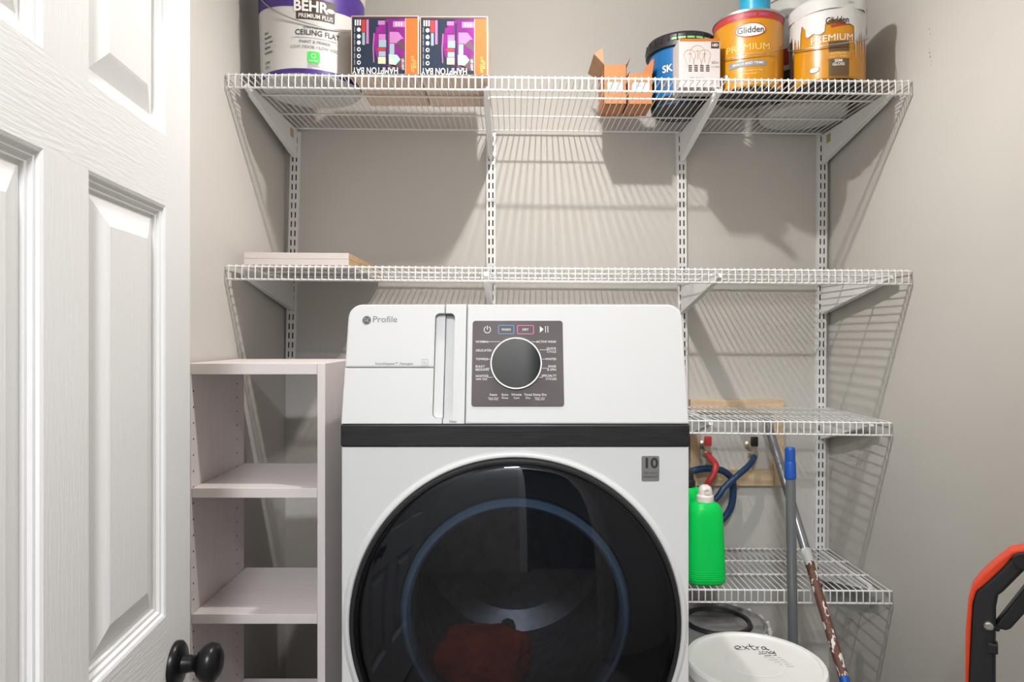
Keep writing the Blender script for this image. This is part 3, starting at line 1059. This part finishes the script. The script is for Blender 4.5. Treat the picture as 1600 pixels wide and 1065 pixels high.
# two string light boxes, standing upside down
def light_box(x0, x1, label):
    yf, yb = -.492, -.235
    z0 = zd1((x0 + x1) / 2) + .0012
    z1 = z0 + .160
    b = thing('light_fixture_box', ((x0 + x1) / 2, (yf + yb) / 2, z0), label, 'box', 'printed boxes on the top shelf')
    MB().bbox(x0, x1, yf, yb, z0, z1, .0015).build('carton', 'cardlight', b, smooth=False)
    W, H = x1 - x0, z1 - z0
    fn = lambda u, v, q: (x0 + u * W, yf + q, z0 + v * H)

    def sh(out, m, w_, name='print'):
        MB().flat(out, fn, w_).build(name, m, b, smooth=False)
    R = lambda a, b_, c_, d: [(a, c_), (b_, c_), (b_, d), (a, d)]
    sh(R(.015, .80, .01, .985), 'navy', -.0005, 'front_print')
    sh(R(.81, .985, .01, .985), 'orange_print', -.0005, 'orange_stripe')
    sh(R(.015, .985, .955, .985), 'plum', -.0008)
    ov = [(.575 + .235 * cos(t), .535 + .41 * sin(t)) for t in [pi / 2 + pi * k / 20 for k in range(21)]]
    sh(ov + [(.80, .125), (.80, .945)], 'magenta', -.0008, 'picture')
    sh([(.36, .30), (.60, .10), (.80, .06), (.80, .35), (.62, .16), (.44, .22)], 'plum', -.0011)
    sh([(.56, .58), (.72, .45), (.80, .38), (.80, .50), (.70, .62)], 'plum', -.0011)
    for a, b_, c_, d, m in ((.40, .50, .84, .91, 'pinklight'), (.37, .50, .70, .80, 'magenta'), (.41, .51, .58, .68, 'pinklight'), (.41, .52, .46, .58, 'cyan'), (.39, .51, .40, .45, 'red'),
                            (.41, .51, .30, .39, 'cyan'), (.40, .51, .18, .29, 'yellowp'), (.52, .545, .14, .88, 'navy'), (.57, .64, .34, .52, 'cyan'), (.57, .68, .53, .72, 'pinklight'),
                            (.62, .80, .80, .90, 'pinklight')):
        sh(R(a, b_, c_, d), m, -.0014)
    for k in range(3):
        sh(R(.66 + .04 * k, .675 + .04 * k, .82, .885), 'print_w', -.0018)
    sh([(.56, .17), (.66, .16), (.73, .25), (.68, .33), (.56, .34)], 'lime', -.0014)
    sh(R(.57, .62, .19, .26), 'yellowp', -.0018)
    sh([(.66, .52), (.74, .60), (.78, .60), (.70, .72), (.62, .70)], 'pinklight', -.0013)
    sh([(.33, .20), (.345, .20), (.335, .45), (.35, .70), (.335, .70), (.32, .45)], 'pinklight', -.0014)
    sh(R(.155, .215, .72, .93), 'red', -.0009)
    sh(R(.165, .205, .50, .71), 'cyan', -.0009)
    sh(R(.225, .262, .52, .93), 'pinklight', -.0009)
    for k, z in enumerate((.76, .645, .54, .425, .31, .20)):
        sh(ellipse(.115, z, .028, .036, 18), 'print_w', -.0009, 'symbol')
        if k > 2:
            sh(ellipse(.118, z, .016, .02, 14), 'print_k', -.0012)
        sh(R(.045, .06, z - .04, z + .05), 'print_g', -.0009)
    for q in (.055, .09, .125):
        sh(R(q, q + .02, .83, .93), 'print_w', -.0009)
    mb = MB()
    f2 = lambda u, v, q: (u, yf + q, v)
    text(mb, 'HAMPTON BAY', .0255, x0 + .36 * W, z0 + .068 * H, f2, bold=.01, w=-.0012, sx=.70, flip=True)
    mb.build('lettering', 'print_w', b, smooth=False)
    for s_, uu, sz, m in (('LED LIGHT', .765, .0085, 'print_w'), ('4 FT LIGHT', .905, .012, 'goldprint'), ('COLOR', .945, .009, 'goldprint')):
        mb = MB()
        f3 = lambda u, v, q: (x0 + uu * W + v, yf + q, z0 + .17 * H - u)
        text(mb, s_, sz, 0, 0, f3, bold=.01, w=-.0013, sx=.75)
        mb.build('lettering', m, b, smooth=False)
    # bottom flaps seen from below
    yc = (yf + yb) / 2
    fl = MB()
    fl.box(x0 + .001, x1 - .001, yf + .004, yc - .0015, z0 - .0008, z0).box(x0 + .001, x1 - .001, yc + .0015, yb - .004, z0 - .0008, z0)
    fl.build('flap', 'cardlight', b, smooth=False)


light_box(-.443, -.259, 'navy box with orange stripe and purple picture beside the paint bucket')
light_box(-.256, -.071, 'navy box with orange stripe and purple picture, the right one of two')


# open orange cartons
def open_carton(x0, x1, yf, yb, h, flaps, label):
    z0 = zd1((x0 + x1) / 2) + .0012
    b = thing('open_carton', ((x0 + x1) / 2, (yf + yb) / 2, z0), label, 'box', 'small open orange cartons on the top shelf')
    t = .0012
    sh = MB()
    sh.box(x0, x1, yf, yf + t, z0, z0 + h).box(x0, x1, yb - t, yb, z0, z0 + h)
    sh.box(x0, x0 + t, yf, yb, z0, z0 + h).box(x1 - t, x1, yf, yb, z0, z0 + h).box(x0, x1, yf, yb, z0, z0 + t)
    sh.build('carton', 'carton', b, smooth=False)
    for pts, m in flaps:
        P = [Vector(p) for p in pts]
        nrm = (P[1] - P[0]).cross(P[2] - P[0]).normalized() * .0005
        MB().rings([[p + nrm for p in P], [p - nrm for p in P]]).build('flap', m, b, smooth=False)
    f = lambda u, v, q: (u, yf + q, v)
    MB().flat([(x0 + .012, z0 + .036), (x1 - .012, z0 + .036), (x1 - .012, z0 + .066), (x0 + .012, z0 + .066)], f, -.0005).build('sticker', 'print_w', b, smooth=False)
    mb = MB()
    text(mb, '60W', .012, x0 + .018, z0 + .056, f, 'LEFT', .02, -.0009)
    text(mb, 'A19 LED', .008, x0 + .018, z0 + .043, f, 'LEFT', .01, -.0009)
    mb.build('lettering', 'print_blue', b, smooth=False)
    return z0


x0, x1, yf, yb = .273, .342, -.275, -.145
zt = zd1(.31) + .122
open_carton(x0, x1, yf, yb, .12, [
    ([(x0, yf, zt), (x0, yb, zt), (x0 - .034, yb, zt + .022), (x0 - .030, yf - .002, zt + .030), (x0 - .004, yf - .004, zt + .048)], 'card'),
    ([(x1, yf, zt), (x1, yb, zt), (x1 + .014, yb, zt + .02), (x1 + .012, yf, zt + .022)], 'card'),
    ([(x0 + .004, yb, zt), (x1 - .002, yb, zt), (x1 - .002, yb + .012, zt + .052), (x0 + .004, yb + .012, zt + .052)], 'carton')],
    'taller open orange carton on the top shelf, flaps up')
x0, x1, yf, yb = .347, .421, -.275, -.165
zt = zd1(.40) + .095
open_carton(x0, x1, yf, yb, .093, [
    ([(x1, yf, zt), (x1, yb, zt), (x1 + .004, yb, zt + .04), (x1 + .004, yf, zt + .030)], 'cardlight'),
    ([(x1 - .034, yf, zt), (x1, yf, zt), (x1 + .004, yf - .006, zt + .042), (x1 - .002, yf - .006, zt + .040)], 'carton'),
    ([(x0, yf, zt), (x0, yb, zt), (x0 + .014, yb, zt + .030), (x0 + .006, yf, zt + .006)], 'card')],
    'shorter open orange carton against the blue bucket')

# blue bucket with black lid
cx = .529
c = Can('blue_bucket', cx, -.200, zd1(cx) + .001, [(.092, 0), (.095, .004), (.103, .175), (.103, .195)], 'bluebucket',
        'blue plastic bucket with black lid and green band on the top shelf', 'bucket', turn=-.25)
c.patch('base_band', 'blackplastic', -180, 180, -.0005, .028, .0008)
MB().lathe([(.001, -.0006), (.094, -.0006)], (c.cx, c.cy, c.zb), 48).build('underside', 'blackplastic', c.t)
MB().lathe([(.103, .170), (.112, .172), (.113, .184), (.108, .186), (.109, .205), (.106, .212), (.090, .212), (.085, .206), (.001, .206)], (c.cx, c.cy, c.zb), 72).build('lid', 'blackplastic', c.t)
mb = MB()
for k in range(26):
    a = 2 * pi * k / 26
    p = (c.cx + .112 * cos(a), c.cy + .112 * sin(a))
    mb.tube([(p[0], p[1], c.zb + .186), (p[0] * 1 - .003 * cos(a), p[1] - .003 * sin(a), c.zb + .206)], .0022, 5)
mb.build('lid_ribs', 'blackplastic', c.t, kind='stuff')
c.patch('green_band', 'greenlid', -2, 75, .1885, .1945, .0075)
c.text('SKIM', .030, -.004, .108, 'print_w', .0016, bold=.02)
c.rl = .1
an = MB()
annulus(an, -.030, .062, .010, .013, c.fn, -.0012)
annulus(an, -.030, .062, .016, .0185, c.fn, -.0012)
annulus(an, -.030, .062, .0, .006, c.fn, -.0012)
an.build('swirl_mark', 'badge', c.t, smooth=False)

# light bulb box
bx0, bx1, byf, byb = .467, .583, -.420, -.345
z0 = zd1(.52) + .0012
bb = thing('bulb_box', ((bx0 + bx1) / 2, (byf + byb) / 2, z0), 'pale pink light bulb box leaning before the blue bucket', 'box')
MB().bbox(bx0, bx1, byf, byb, z0, z0 + .138, .001).build('carton', 'bulbbox', bb, smooth=False)
bf = lambda u, v, q: (bx0 + u, byf + q, z0 + v)
MB().flat([(.001, .130), (.115, .130), (.115, .1375), (.001, .1375)], bf, -.0005).build('top_stripe', 'orange_print', bb, smooth=False)
MB().flat([(.090, .110), (.113, .110), (.113, .128), (.090, .128)], bf, -.0007).build('corner_tag', 'brown_print', bb, smooth=False)
mb = MB()
text(mb, 'LED', .010, .1015, .119, bf, bold=.02, w=-.0011)
mb.build('lettering', 'print_w', bb, smooth=False)
mb = MB()
for cxx, czz, rr in ((.030, .090, .017), (.052, .098, .021), (.072, .090, .017)):
    annulus(mb, cxx, czz, rr - .0012, rr, bf, -.0006, 28, -.8, pi + .8)
    for s in (-1, 1):
        mb.flat([(cxx + s * rr * .7, czz - rr * .72), (cxx + s * rr * .7 + .001, czz - rr * .72), (cxx + s * .008 + .001, czz - rr - .016), (cxx + s * .008, czz - rr - .016)], bf, -.0006)
    mb.flat([(cxx - .0006, czz - .02), (cxx + .0006, czz - .02), (cxx + .0006, czz + .008), (cxx - .0006, czz + .008)], bf, -.0006)
    mb.flat([(cxx - .006, czz + .004), (cxx + .006, czz + .004), (cxx + .006, czz + .005), (cxx - .006, czz + .005)], bf, -.0006)
mb.build('bulb_drawing', 'bulbline', bb, smooth=False)
mb = MB()
for k in range(4):
    xx = .026 + .0165 * k
    for j in range(4):
        mb.flat([(xx, .045 + .005 * j), (xx + .010, .045 + .005 * j), (xx + .010, .0478 + .005 * j), (xx, .0478 + .005 * j)], bf, -.0006)
mb.build('bulb_caps_drawing', 'print_k', bb, smooth=False)
for s_, sz, u_, v_, bo_ in (('60w', .012, .1015, .070, .01), ('x 4 LED', .007, .1015, .058, .01), ('12', .020, .098, .016, .02), ('CLEAR GLASS', .0075, .045, .026, .0)):
    mb = MB()
    text(mb, s_, sz, u_, v_, bf, bold=bo_, w=-.0006)
    mb.build('lettering', 'print_g', bb, smooth=False)



# gold paint cans
def gold_can(cx, cy, label, turn, h=.2146, r=.098):
    c = Can('paint_can', cx, cy, zd1(cx) + .001, [(r * .97, 0), (r, .004), (r, h - .004), (r * .99, h)], 'gold', label, 'paint can', 'gold paint cans on the top shelf', turn)
    MB().lathe([(r * .985, h - .006), (r + .003, h - .004), (r + .003, h + .002), (r - .006, h + .003), (r - .010, h - .003), (.001, h - .003)], (c.cx, c.cy, c.zb), 72).build('rim', 'canmetal', c.t)
    MB().lathe([(.001, -.0006), (r * .96, -.0006)], (c.cx, c.cy, c.zb), 48).build('underside', 'blackplastic', c.t)
    return c


c = gold_can(.689, -.340, 'gold paint can with red rim band, blue can on top', .0)
c.patch('red_band', 'red', -180, 180, .190, .2105, .0005)
c.text('SATIN   INTERIOR   PAINT', .010, .0, .2, 'pinklight', .0012, sx=1.0)
c.shape(ellipse(.007, .158, .043, .0205), 'red', .0008, 'logo_rim')
c.shape(ellipse(.007, .158, .0395, .0175), 'print_w', .0014, 'logo_oval')
c.text('Glidden', .0250, .007, .1575, 'print_k', .0022, bold=.01, sx=.92)
c.text('PREMIUM', .0270, .0, .110, 'goldprint', .0012, sx=1.12, bold=0.0)
c.shape([(-.06, .0905), (.06, .0905), (.06, .092), (-.06, .092)], 'goldprint', .0008, 'rule')
c.shape(rrect(-.056, .050, .056, .073, .006, 4), 'print_g', .0008, 'dark_pill')
c.text('WALLS AND TRIMS', .0098, .0, .0645, 'print_w', .0016, bold=.01)
c.text('PAINT & PRIMER IN ONE', .0062, .006, .044, 'goldprint', .0012)
c.text('SEMI-GLOSS', .0062, .006, .035, 'goldprint', .0012)
c.shape(ellipse(-.066, .040, .012, .0075), 'print_k', .0008, 'seal_rim')
c.shape(ellipse(-.066, .040, .0105, .0062), 'bucket_white', .0014, 'seal')
c.bail(.125, .042, r=.0012, a=80, skew=.006)
bc = thing('small_can', (.700, -.365, c.zb + .2118), 'small blue can standing on the gold paint can', 'can')
MB().lathe([(.001, .0), (.040, .0), (.0425, .003), (.0425, .104), (.044, .107), (.040, .109), (.038, .105), (.001, .105)], (0, 0, 0), 48).build('body', 'canmetal', bc, local=True)
MB().lathe([(.0430, .004), (.0430, .100)], (0, 0, 0), 48).build('label_wrap', 'cyanlabel', bc, local=True)

c = gold_can(.892, -.406, 'gold paint can smothered in dried white paint, rightmost on the top shelf', -.05, .205)
c.shape(rrect(.008, .062, .003, .100, .0, 2, '0000'), 'darkbrown', .0006, 'brown_panel')
c.shape([(-.002, .052), (.068, .052), (.064, .061), (.068, .071), (-.002, .071), (.002, .061)], 'tanprint', .0012, 'banner')
c.text('EXTERIOR', .0085, .033, .0655, 'goldprint', .002, bold=.01)
c.text('PAINT + PRIMER', .0060, .033, .0575, 'goldprint', .002, bold=.01)
c.text('SEMI', .0105, .033, .046, 'print_w', .0014, bold=.02)
c.text('GLOSS', .0105, .033, .0365, 'print_w', .0014, bold=.02)
c.text('PREMIUM', .026, .018, .109, 'print_w', .0012, sx=1.05, bold=0.0)
c.shape(ellipse(-.028, .030, .014, .0085), 'print_k', .0008, 'seal_rim')
c.shape(ellipse(-.028, .030, .0125, .0072), 'bucket_white', .0014, 'seal')
c.patch('red_swoosh', 'red', 8, 40, lambda d: .136 + .0002 * d, lambda d: .143 + .0002 * d, .0008)
c.text('Glidden', .025, .030, .155, 'print_k', .0032, bold=.015, sx=.75)
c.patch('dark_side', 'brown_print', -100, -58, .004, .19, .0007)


def drip(d):
    z = .150 + .010 * sin(d * .11) + .012 * mnoise.noise(Vector((d * .09, 3.1, 0)))
    if -62 < d < -38:
        z -= .05 * abs(mnoise.noise(Vector((d * .45, 7.7, 0)))) * 2.2 + .01
    if 44 < d < 80:
        z -= .075 * abs(mnoise.noise(Vector((d * .5, 1.7, 0)))) * 2 + .012
    if -30 < d < 0:
        z -= .018
    return z


c.patch('paint_spill', 'paint', -105, 105, drip, .2052, .0022, 220, 4, label='dried white paint over the can top')
rnd = []
for k in range(64):
    a = 2 * pi * k / 64
    rnd.append(.101 + .006 * mnoise.noise(Vector((cos(a) * 2, sin(a) * 2, .3))))
rr = []
for s, z in ((1, .188), (1.03, .205), (1.0, .222), (.9, .232), (.6, .236), (.1, .236)):
    rr.append([(c.cx + rnd[k] * s * cos(2 * pi * k / 64), c.cy + rnd[k] * s * sin(2 * pi * k / 64), c.zb + z) for k in range(64)])
MB().rings(rr, False, True).build('paint_cap', 'paint', c.t)
c.bail(.132, .045, m='wirehandle', r=.0016, a=88, skew=-.004, out=.005)

# white bucket behind the cans
cx = .926
c = Can('white_bucket', cx, -.160, zd1(cx) + .001, [(.128, 0), (.132, .004), (.142, .27), (.148, .275), (.148, .29), (.143, .295), (.145, .36)], 'bucket_white',
        'large white plastic bucket behind the two gold paint cans', 'bucket', turn=-.5)
mb = MB()
for k in range(13):
    x = -.108 + .018 * k
    yy = sqrt(max(.122 ** 2 - x * x, 0))
    if yy > .02:
        mb.box(c.cx + x - .002, c.cx + x + .002, c.cy - yy, c.cy + yy, c.zb - .0008, c.zb + .0005)
mb.build('base_ribs', 'bucket_white', c.t, smooth=False)
c.shape(rrect(-.02, .03, .13, .18, .002, 2), 'red', .0008, 'red_label')
c.patch('black_patch', 'print_k', -14, 30, .02, .115, .0008)  # plain black patch low on the bucket
MB().lathe([(.001, .372), (.134, .372), (.140, .366), (.150, .366), (.150, .335), (.146, .335)], (c.cx, c.cy, c.zb), 72).build('lid', 'bucket_white', c.t)


# ---------------------------------------------------------------- pipe frame, valves and hoses
fx0, fx1, fz0, fz1, tb = .602, .920, .690, .984, .022
pf = thing('wooden_pipe_frame', ((fx0 + fx1) / 2, 0, fz0), 'raw pine frame on the back wall around the water valves', 'frame')
MB().bbox(fx0, fx1, -tb, 0, fz1 - .045, fz1, .001).build('board', 'pine', pf, smooth=False)
MB().bbox(fx0, fx1 - .034, -tb, 0, fz0, fz0 + .053, .001).build('board', 'pine', pf, smooth=False)
MB().bbox(fx0, fx0 + .030, -tb, 0, fz0 + .054, fz1 - .046, .001).build('board', 'pine_v', pf, smooth=False)
MB().bbox(fx1 - .033, fx1, -tb, 0, fz0, fz1 - .046, .001).build('board', 'pine_v', pf, smooth=False)


def valve(x, z, m, label):
    o = thing('water_valve', (x, 0, z), label, 'valve')
    MB().lathe([(.001, 0), (.016, 0), (.016, -.003), (.008, -.006), (.008, -.03), (.001, -.03)], (x, 0, z), 20, 'Y').build('stub', 'brass', o)
    MB().lathe([(.001, -.028), (.012, -.028), (.012, -.052), (.001, -.052)], (x, 0, z), 6, 'Y').build('body', 'brass', o)
    MB().lathe([(.008, -.03), (.0095, -.03), (.0095, -.0), (.008, 0)], (x, -.042, z), 16).build('outlet', 'brass', o)
    MB().bbox(x - .012, x + .012, -.060, -.050, z + .004, z + .036, .003).build('lever', m, o)
    MB().lathe([(.015, -.036), (.017, -.032), (.017, -.020), (.013, -.016)], (x, -.042, z), 20, cap0=True, cap1=True).build('hose_nut', 'brass', o)


valve(.652, .828, 'hosered', 'brass water valve with red lever inside the pine frame')
valve(.808, .826, 'blackplastic', 'brass water valve with black lever inside the pine frame')


def smooth_path(pts, n=8):
    P = [Vector(p) for p in pts]
    P = [P[0] * 2 - P[1]] + P + [P[-1] * 2 - P[-2]]
    res = []
    for i in range(1, len(P) - 2):
        for k in range(n):
            t = k / n
            a, b, c_, d = P[i - 1], P[i], P[i + 1], P[i + 2]
            res.append(.5 * ((2 * b) + (c_ - a) * t + (2 * a - 5 * b + 4 * c_ - d) * t * t + (3 * b - a - 3 * c_ + d) * t ** 3))
    res.append(P[-2])
    return res


def hose(pts, r, m, label, group=None):
    o = MB().tube(smooth_path(pts), r, 12).build('water_hose', m, angle=60)
    return tag(o, label, 'hose', group)


hose([(.652, -.046, .806), (.656, -.062, .795), (.665, -.100, .775), (.652, -.112, .745), (.634, -.112, .715), (.62, -.09, .66), (.50, -.065, .60), (.40, -.06, .60)], .0105, 'hosered', 'red rubber water hose bending down from the left valve')
hose([(.808, -.048, .800), (.803, -.060, .790), (.78, -.085, .772), (.735, -.105, .742), (.69, -.115, .706), (.65, -.12, .66), (.55, -.10, .58), (.40, -.09, .55)], .0100, 'hoseblue', 'dark blue water hose slanting down from the right valve')
hose([(.40, -.075, .700), (.52, -.075, .725), (.60, -.072, .752), (.66, -.064, .757), (.712, -.055, .742), (.738, -.050, .700), (.72, -.045, .60), (.60, -.04, .5)], .0115, 'hoseblue', 'dark blue hose arching behind the green bottle')


# ---------------------------------------------------------------- green bottles on the lowest shelf
def bottle(cx, cy, zb, label, capm, s=1.0, squash=1.0):
    o = thing('green_bottle', (cx, cy, zb), label, 'bottle', 'green bottles on the lowest shelf')
    b = MB()
    secs = [(0, .050, .034), (.006, .0555, .038), (.03, .0565, .039), (.09, .0545, .038), (.12, .0535, .0375), (.16, .0515, .037), (.205, .049, .036), (.222, .0465, .034), (.231, .040, .030), (.238, .030, .025), (.240, .020, .020), (.252, .019, .019)]
    b.loft([(cx, cy, zb + z * s, rx * s, ry * s, 3.2 if z < .21 else 2.4) for z, rx, ry in secs])
    b.build('body', 'green', o, angle=60)
    MB().lathe([(.023 * s, .236 * s), (.025 * s, .240 * s), (.025 * s, .255 * s), (.021 * s, .260 * s)], (cx, cy, zb), 32, cap0=True, cap1=True).build('collar', capm, o)
    sp = MB()
    sp.loft([(cx, cy, zb + z * s, rx * s, ry * s, 2.6) for z, rx, ry in ((.259, .020, .018), (.272, .0195, .0175), (.281, .017, .016), (.287, .009, .010))], 28)
    sp.build('cap', capm, o, angle=40)
    if capm == 'capwhite':
        MB().lathe([(.0075, 0), (.0082, -.003), (.0082, -.008), (.0055, -.008), (.0050, -.001)], (cx, cy - .014, zb + .271 * s), 20, 'Y', cap0=True).build('spout', capm, o)
    g_ = MB()
    for k in range(5):
        z = zb + (.014 + .006 * k) * s
        g_.loft([(cx, cy, z, .0568 * s, .0394 * s, 3.2), (cx, cy, z + .0015, .0572 * s, .0398 * s, 3.2), (cx, cy, z + .003, .0568 * s, .0394 * s, 3.2)])
    g_.build('ribs', 'green', o)
    return o


bottle(.560, -.350, .482, 'bright green plastic bottle with pale cap on the lowest shelf front', 'capwhite', .985)
bottle(.535, -.235, .4825, 'second green bottle with black cap, half hidden by the washer', 'blackplastic', 1.06)


# ---------------------------------------------------------------- poles
def on_line(a, b, t):
    return Vector(a) + (Vector(b) - Vector(a)) * t


pa = thing('extension_pole', (.774, -.470, 0), 'upright grey extension pole with blue end cap', 'pole')
A, B = Vector((.766, -.455, .892)), Vector((.774, -.470, 0.0))
MB().tube([on_line(A, B, .09), on_line(A, B, 1)], .0133, 20).build('shaft', 'polegrey', pa)
MB().tube([on_line(A, B, t) for t in (0, .004, .008, .040, .043, .046, .088, .095, .098)], [.011, .0128, .0134, .0138, .0138, .0148, .0155, .0155, .0138], 20).build('end_cap', 'poleblue', pa)
MB().tube([on_line(A, B, .022) + Vector((.008, -.0075, 0)), on_line(A, B, .022) + Vector((.0085, -.0085, 0))], .0042, 14).build('hole', 'blackplastic', pa)
pb_ = thing('extension_pole', (.845, -.93, 0), 'leaning grey pole with peeling brown wrap on its lower half', 'pole')
A, B = Vector((.845, -.062, .925)), Vector((.843, -.90, 0.0))
tA = .40
MB().tube([A, on_line(A, B, tA)], .0135, 20).build('shaft', 'polegrey', pb_)
MB().tube([on_line(A, B, tA - .03), on_line(A, B, tA), on_line(A, B, tA + .004)], [.0142, .0142, .0115], 16).build('collar', 'paint', pb_)
MB().tube([on_line(A, B, tA + (.645 - tA) * k / 12) for k in range(13)], [.0118 + .0016 * random.random() for k in range(13)], 18).build('peeling_wrap', 'peel', pb_, label='peeling brown wrap')
MB().tube([on_line(A, B, .645), on_line(A, B, .76)], .0122, 18).build('blue_sleeve', 'poleblue', pb_)
MB().tube([on_line(A, B, .76), on_line(A, B, 1)], .0115, 18).build('shaft', 'polegrey', pb_)


# ---------------------------------------------------------------- buckets on the floor
def floor_bucket(name, cx, cy, r, h, bm_, lm, label):
    o = thing(name, (cx, cy, 0), label, 'bucket')
    MB().lathe([(.001, 0), (r * .84, 0), (r * .86, .006), (r * .93, h - .08), (r * .98, h - .075), (r * .98, h - .055), (r * .94, h - .05), (r * .95, h - .012)], (cx, cy, 0), 72).build('body', bm_, o)
    MB().lathe([(r * .955, h - .030), (r, h - .028), (r * 1.0, h - .006), (r * .985, h), (r * .93, h), (r * .915, h - .004), (r * .88, h - .006), (.001, h - .006)], (cx, cy, 0), 96).build('lid', lm, o)
    return o


wb = floor_bucket('lidded_bucket', .566, -.748, .158, .440, 'floorwhite', 'floorwhite', 'white bucket with handwriting on its lid, standing beside the washer')
lf = lambda u, v, q: (.566 + u, -.748 + v, .4342 - q)


def hand(pts, name='handwriting', m='print_k', r=.0011):
    q = [(.566 + a, -.748 + b, .4346) for a, b in smooth_path2(pts)]
    MB().tube(q, r, 5).build(name, m, wb)


def smooth_path2(pts):
    return [(p.x, p.y) for p in smooth_path([(a, b, 0) for a, b in pts], 6)]


# "extra" written by hand, then an underlined second line
hand([(-.020, .072), (-.008, .078), (-.012, .086), (-.022, .080), (-.020, .068), (-.006, .066)])
hand([(-.002, .086), (.010, .066)])
hand([(.010, .086), (-.003, .066)])
hand([(.018, .096), (.018, .072), (.022, .066), (.026, .068)])
hand([(.012, .084), (.027, .085)])
hand([(.030, .082), (.031, .066), (.031, .076), (.038, .082)])
hand([(.052, .080), (.044, .080), (.043, .068), (.051, .070), (.052, .080), (.054, .066), (.058, .066)])
hand([(.030, .050), (.030, .058), (.036, .050), (.038, .058), (.044, .050), (.048, .058), (.052, .050), (.058, .058), (.062, .050), (.066, .058), (.064, .040)], r=.0008)
hand([(.024, .044), (.066, .047)], r=.0009)
hand([(.034, .034), (.064, .037)], r=.0009)
mb = MB()
for k in range(5):
    mb.flat([(.030 + .008 * k, .024 - .011 * k), (.072 + .003 * k, .026 - .011 * k), (.072 + .003 * k, .0275 - .011 * k), (.030 + .008 * k, .0255 - .011 * k)], lf, -.0004)
mb.build('faded_print', 'bulbline', wb, smooth=False)
MB().lathe([(.060, .4345), (.064, .4352), (.068, .4345)], (.566, -.748, 0), 64).build('lid_rib', 'floorwhite', wb)

kb = floor_bucket('paint_bucket', .600, -.335, .142, .362, 'paintedblack', 'paintedblack', 'black bucket streaked with grey and white paint under the lowest shelf')
MB().lathe([(.085, .357), (.088, .366), (.096, .366), (.100, .357)], (.600, -.335, 0), 64).build('lid_ridge', 'blackplastic', kb)
mb = MB()
for k in range(9):
    a = radians(-100 + 19 * k)
    p = (.600 + .143 * cos(a), -.335 + .143 * sin(a))
    mb.tube([(p[0], p[1], .362), (p[0] * 1.0 + .003 * cos(a), p[1] + .003 * sin(a), .352), (p[0] + .003 * cos(a), p[1] + .003 * sin(a), .335 - .02 * random.random())], [.007, .006 + .005 * random.random(), .003], 8)
mb.build('paint_drips', 'paint', kb, label='dried white paint drips')
mb = MB()
text(mb, 'PERFORMANCE', .022, 0, 0, lambda u, v, q: (.585 + u, -.215 + v, .3575), bold=.0, sx=.8)
mb.build('lettering', 'print_g', kb, smooth=False)


# ---------------------------------------------------------------- stick vacuum on the right
VY = -1.10
va = thing('stick_vacuum', (.86, VY, 0), 'black and orange upright stick vacuum by the right wall', 'vacuum')


VP0 = Vector((.86, VY, 0))
VN = Vector((-.567, -.824, 0))          # the handle's flat side faces the doorway
VU = Vector((.824, -.567, 0))


def vp(x, y):
    d = Vector(((x - 803) / FPX, 1, -(y - 525) / FPX))
    c_ = Vector((0, CAMY, EYE))
    p = c_ + d * ((VP0 - c_).dot(VN) / d.dot(VN))
    return ((p - VP0).dot(VU), p.z)


def vq(u, v, q):
    p = VP0 + VU * u - VN * q
    return (p.x, p.y, v)


vfn = lambda u, v, q: vq(u, v, q)
bl = [vp(*p) for p in ((1513, 1066), (1517, 985), (1520, 940), (1526, 922), (1540, 911), (1567, 886), (1583, 868), (1600, 863), (1622, 868), (1632, 880), (1628, 893), (1600, 893), (1568, 925), (1560, 931), (1556.5, 949), (1556, 1066))]
bl = [(bl[-1][0] + .004, .30)] + [(bl[0][0] - .004, .30)] + bl
MB().prism(bl, .044, vfn, .006, 2).build('handle_shaft', 'vacblack', va)
ot = [vp(*p) for p in ((1508, 1066), (1509, 986), (1513, 940), (1520, 916), (1535, 898), (1558, 877.5), (1579, 861), (1600, 857), (1625, 861), (1622, 867), (1600, 864), (1583, 869), (1567, 887), (1540, 912), (1526, 923), (1520, 941), (1517, 986), (1513.5, 1066))]
ot = [(ot[0][0] - .004, .30)] + ot + [(ot[-1][0] - .002, .30)]
MB().prism(ot, .040, lambda u, v, q: vq(u, v, q - .001), .003, 2).build('orange_trim', 'orangevac', va)
lv_ = [vp(*p) for p in ((1551, 983), (1557, 977), (1600, 923), (1618, 893), (1632, 893), (1622, 930), (1600, 963), (1580, 985), (1572, 988))]
MB().prism(lv_, .028, lambda u, v, q: vq(u, v, q + .008), .004, 2).build('grip', 'vacblack', va)
kx_, kz_ = vp(1545, 976)
MB().tube([vq(kx_, kz_, .002), vq(kx_, kz_, -.008), vq(kx_, kz_, -.010)], [.0075, .0075, .005], 18).build('button', 'canmetal', va)
MB().tube([vq(kx_, kz_, -.003), vq(kx_ + .014, kz_ - .006, .006)], .005, 12).build('pivot', 'vacblack', va)
hx, hz = vp(1598, 876)
MB().tube([vq(hx, hz, .03), vq(hx, hz, -.004), vq(hx, hz, -.006)], [.016, .016, .013], 24).build('hinge', 'blackplastic', va)
cxk, czk = vp(1550, 1011)
MB().prism(rrect(cxk - .007, cxk + .009, czk - .009, czk + .009, .002, 2), .02, lambda u, v, q: vq(u, v, q - .008), .002).build('cord_clip', 'vacblack', va)
c0 = vq(vp(1534, 1066)[0], 0, .02)[0]
VY = vq(vp(1534, 1066)[0], 0, .02)[1]
MB().loft([(c0, VY, z, rx, ry, 2.6) for z, rx, ry in ((.10, .045, .05), (.13, .062, .06), (.24, .06, .058), (.30, .035, .035), (.32, .026, .026))]).build('dust_canister', 'vacblack', va)
MB().loft([(c0 - .0, VY - .03, z, rx, ry, 4) for z, rx, ry in ((.0, .125, .095), (.012, .13, .10), (.05, .125, .095), (.075, .07, .06), (.10, .04, .045))]).build('floor_head', 'vacblack', va)
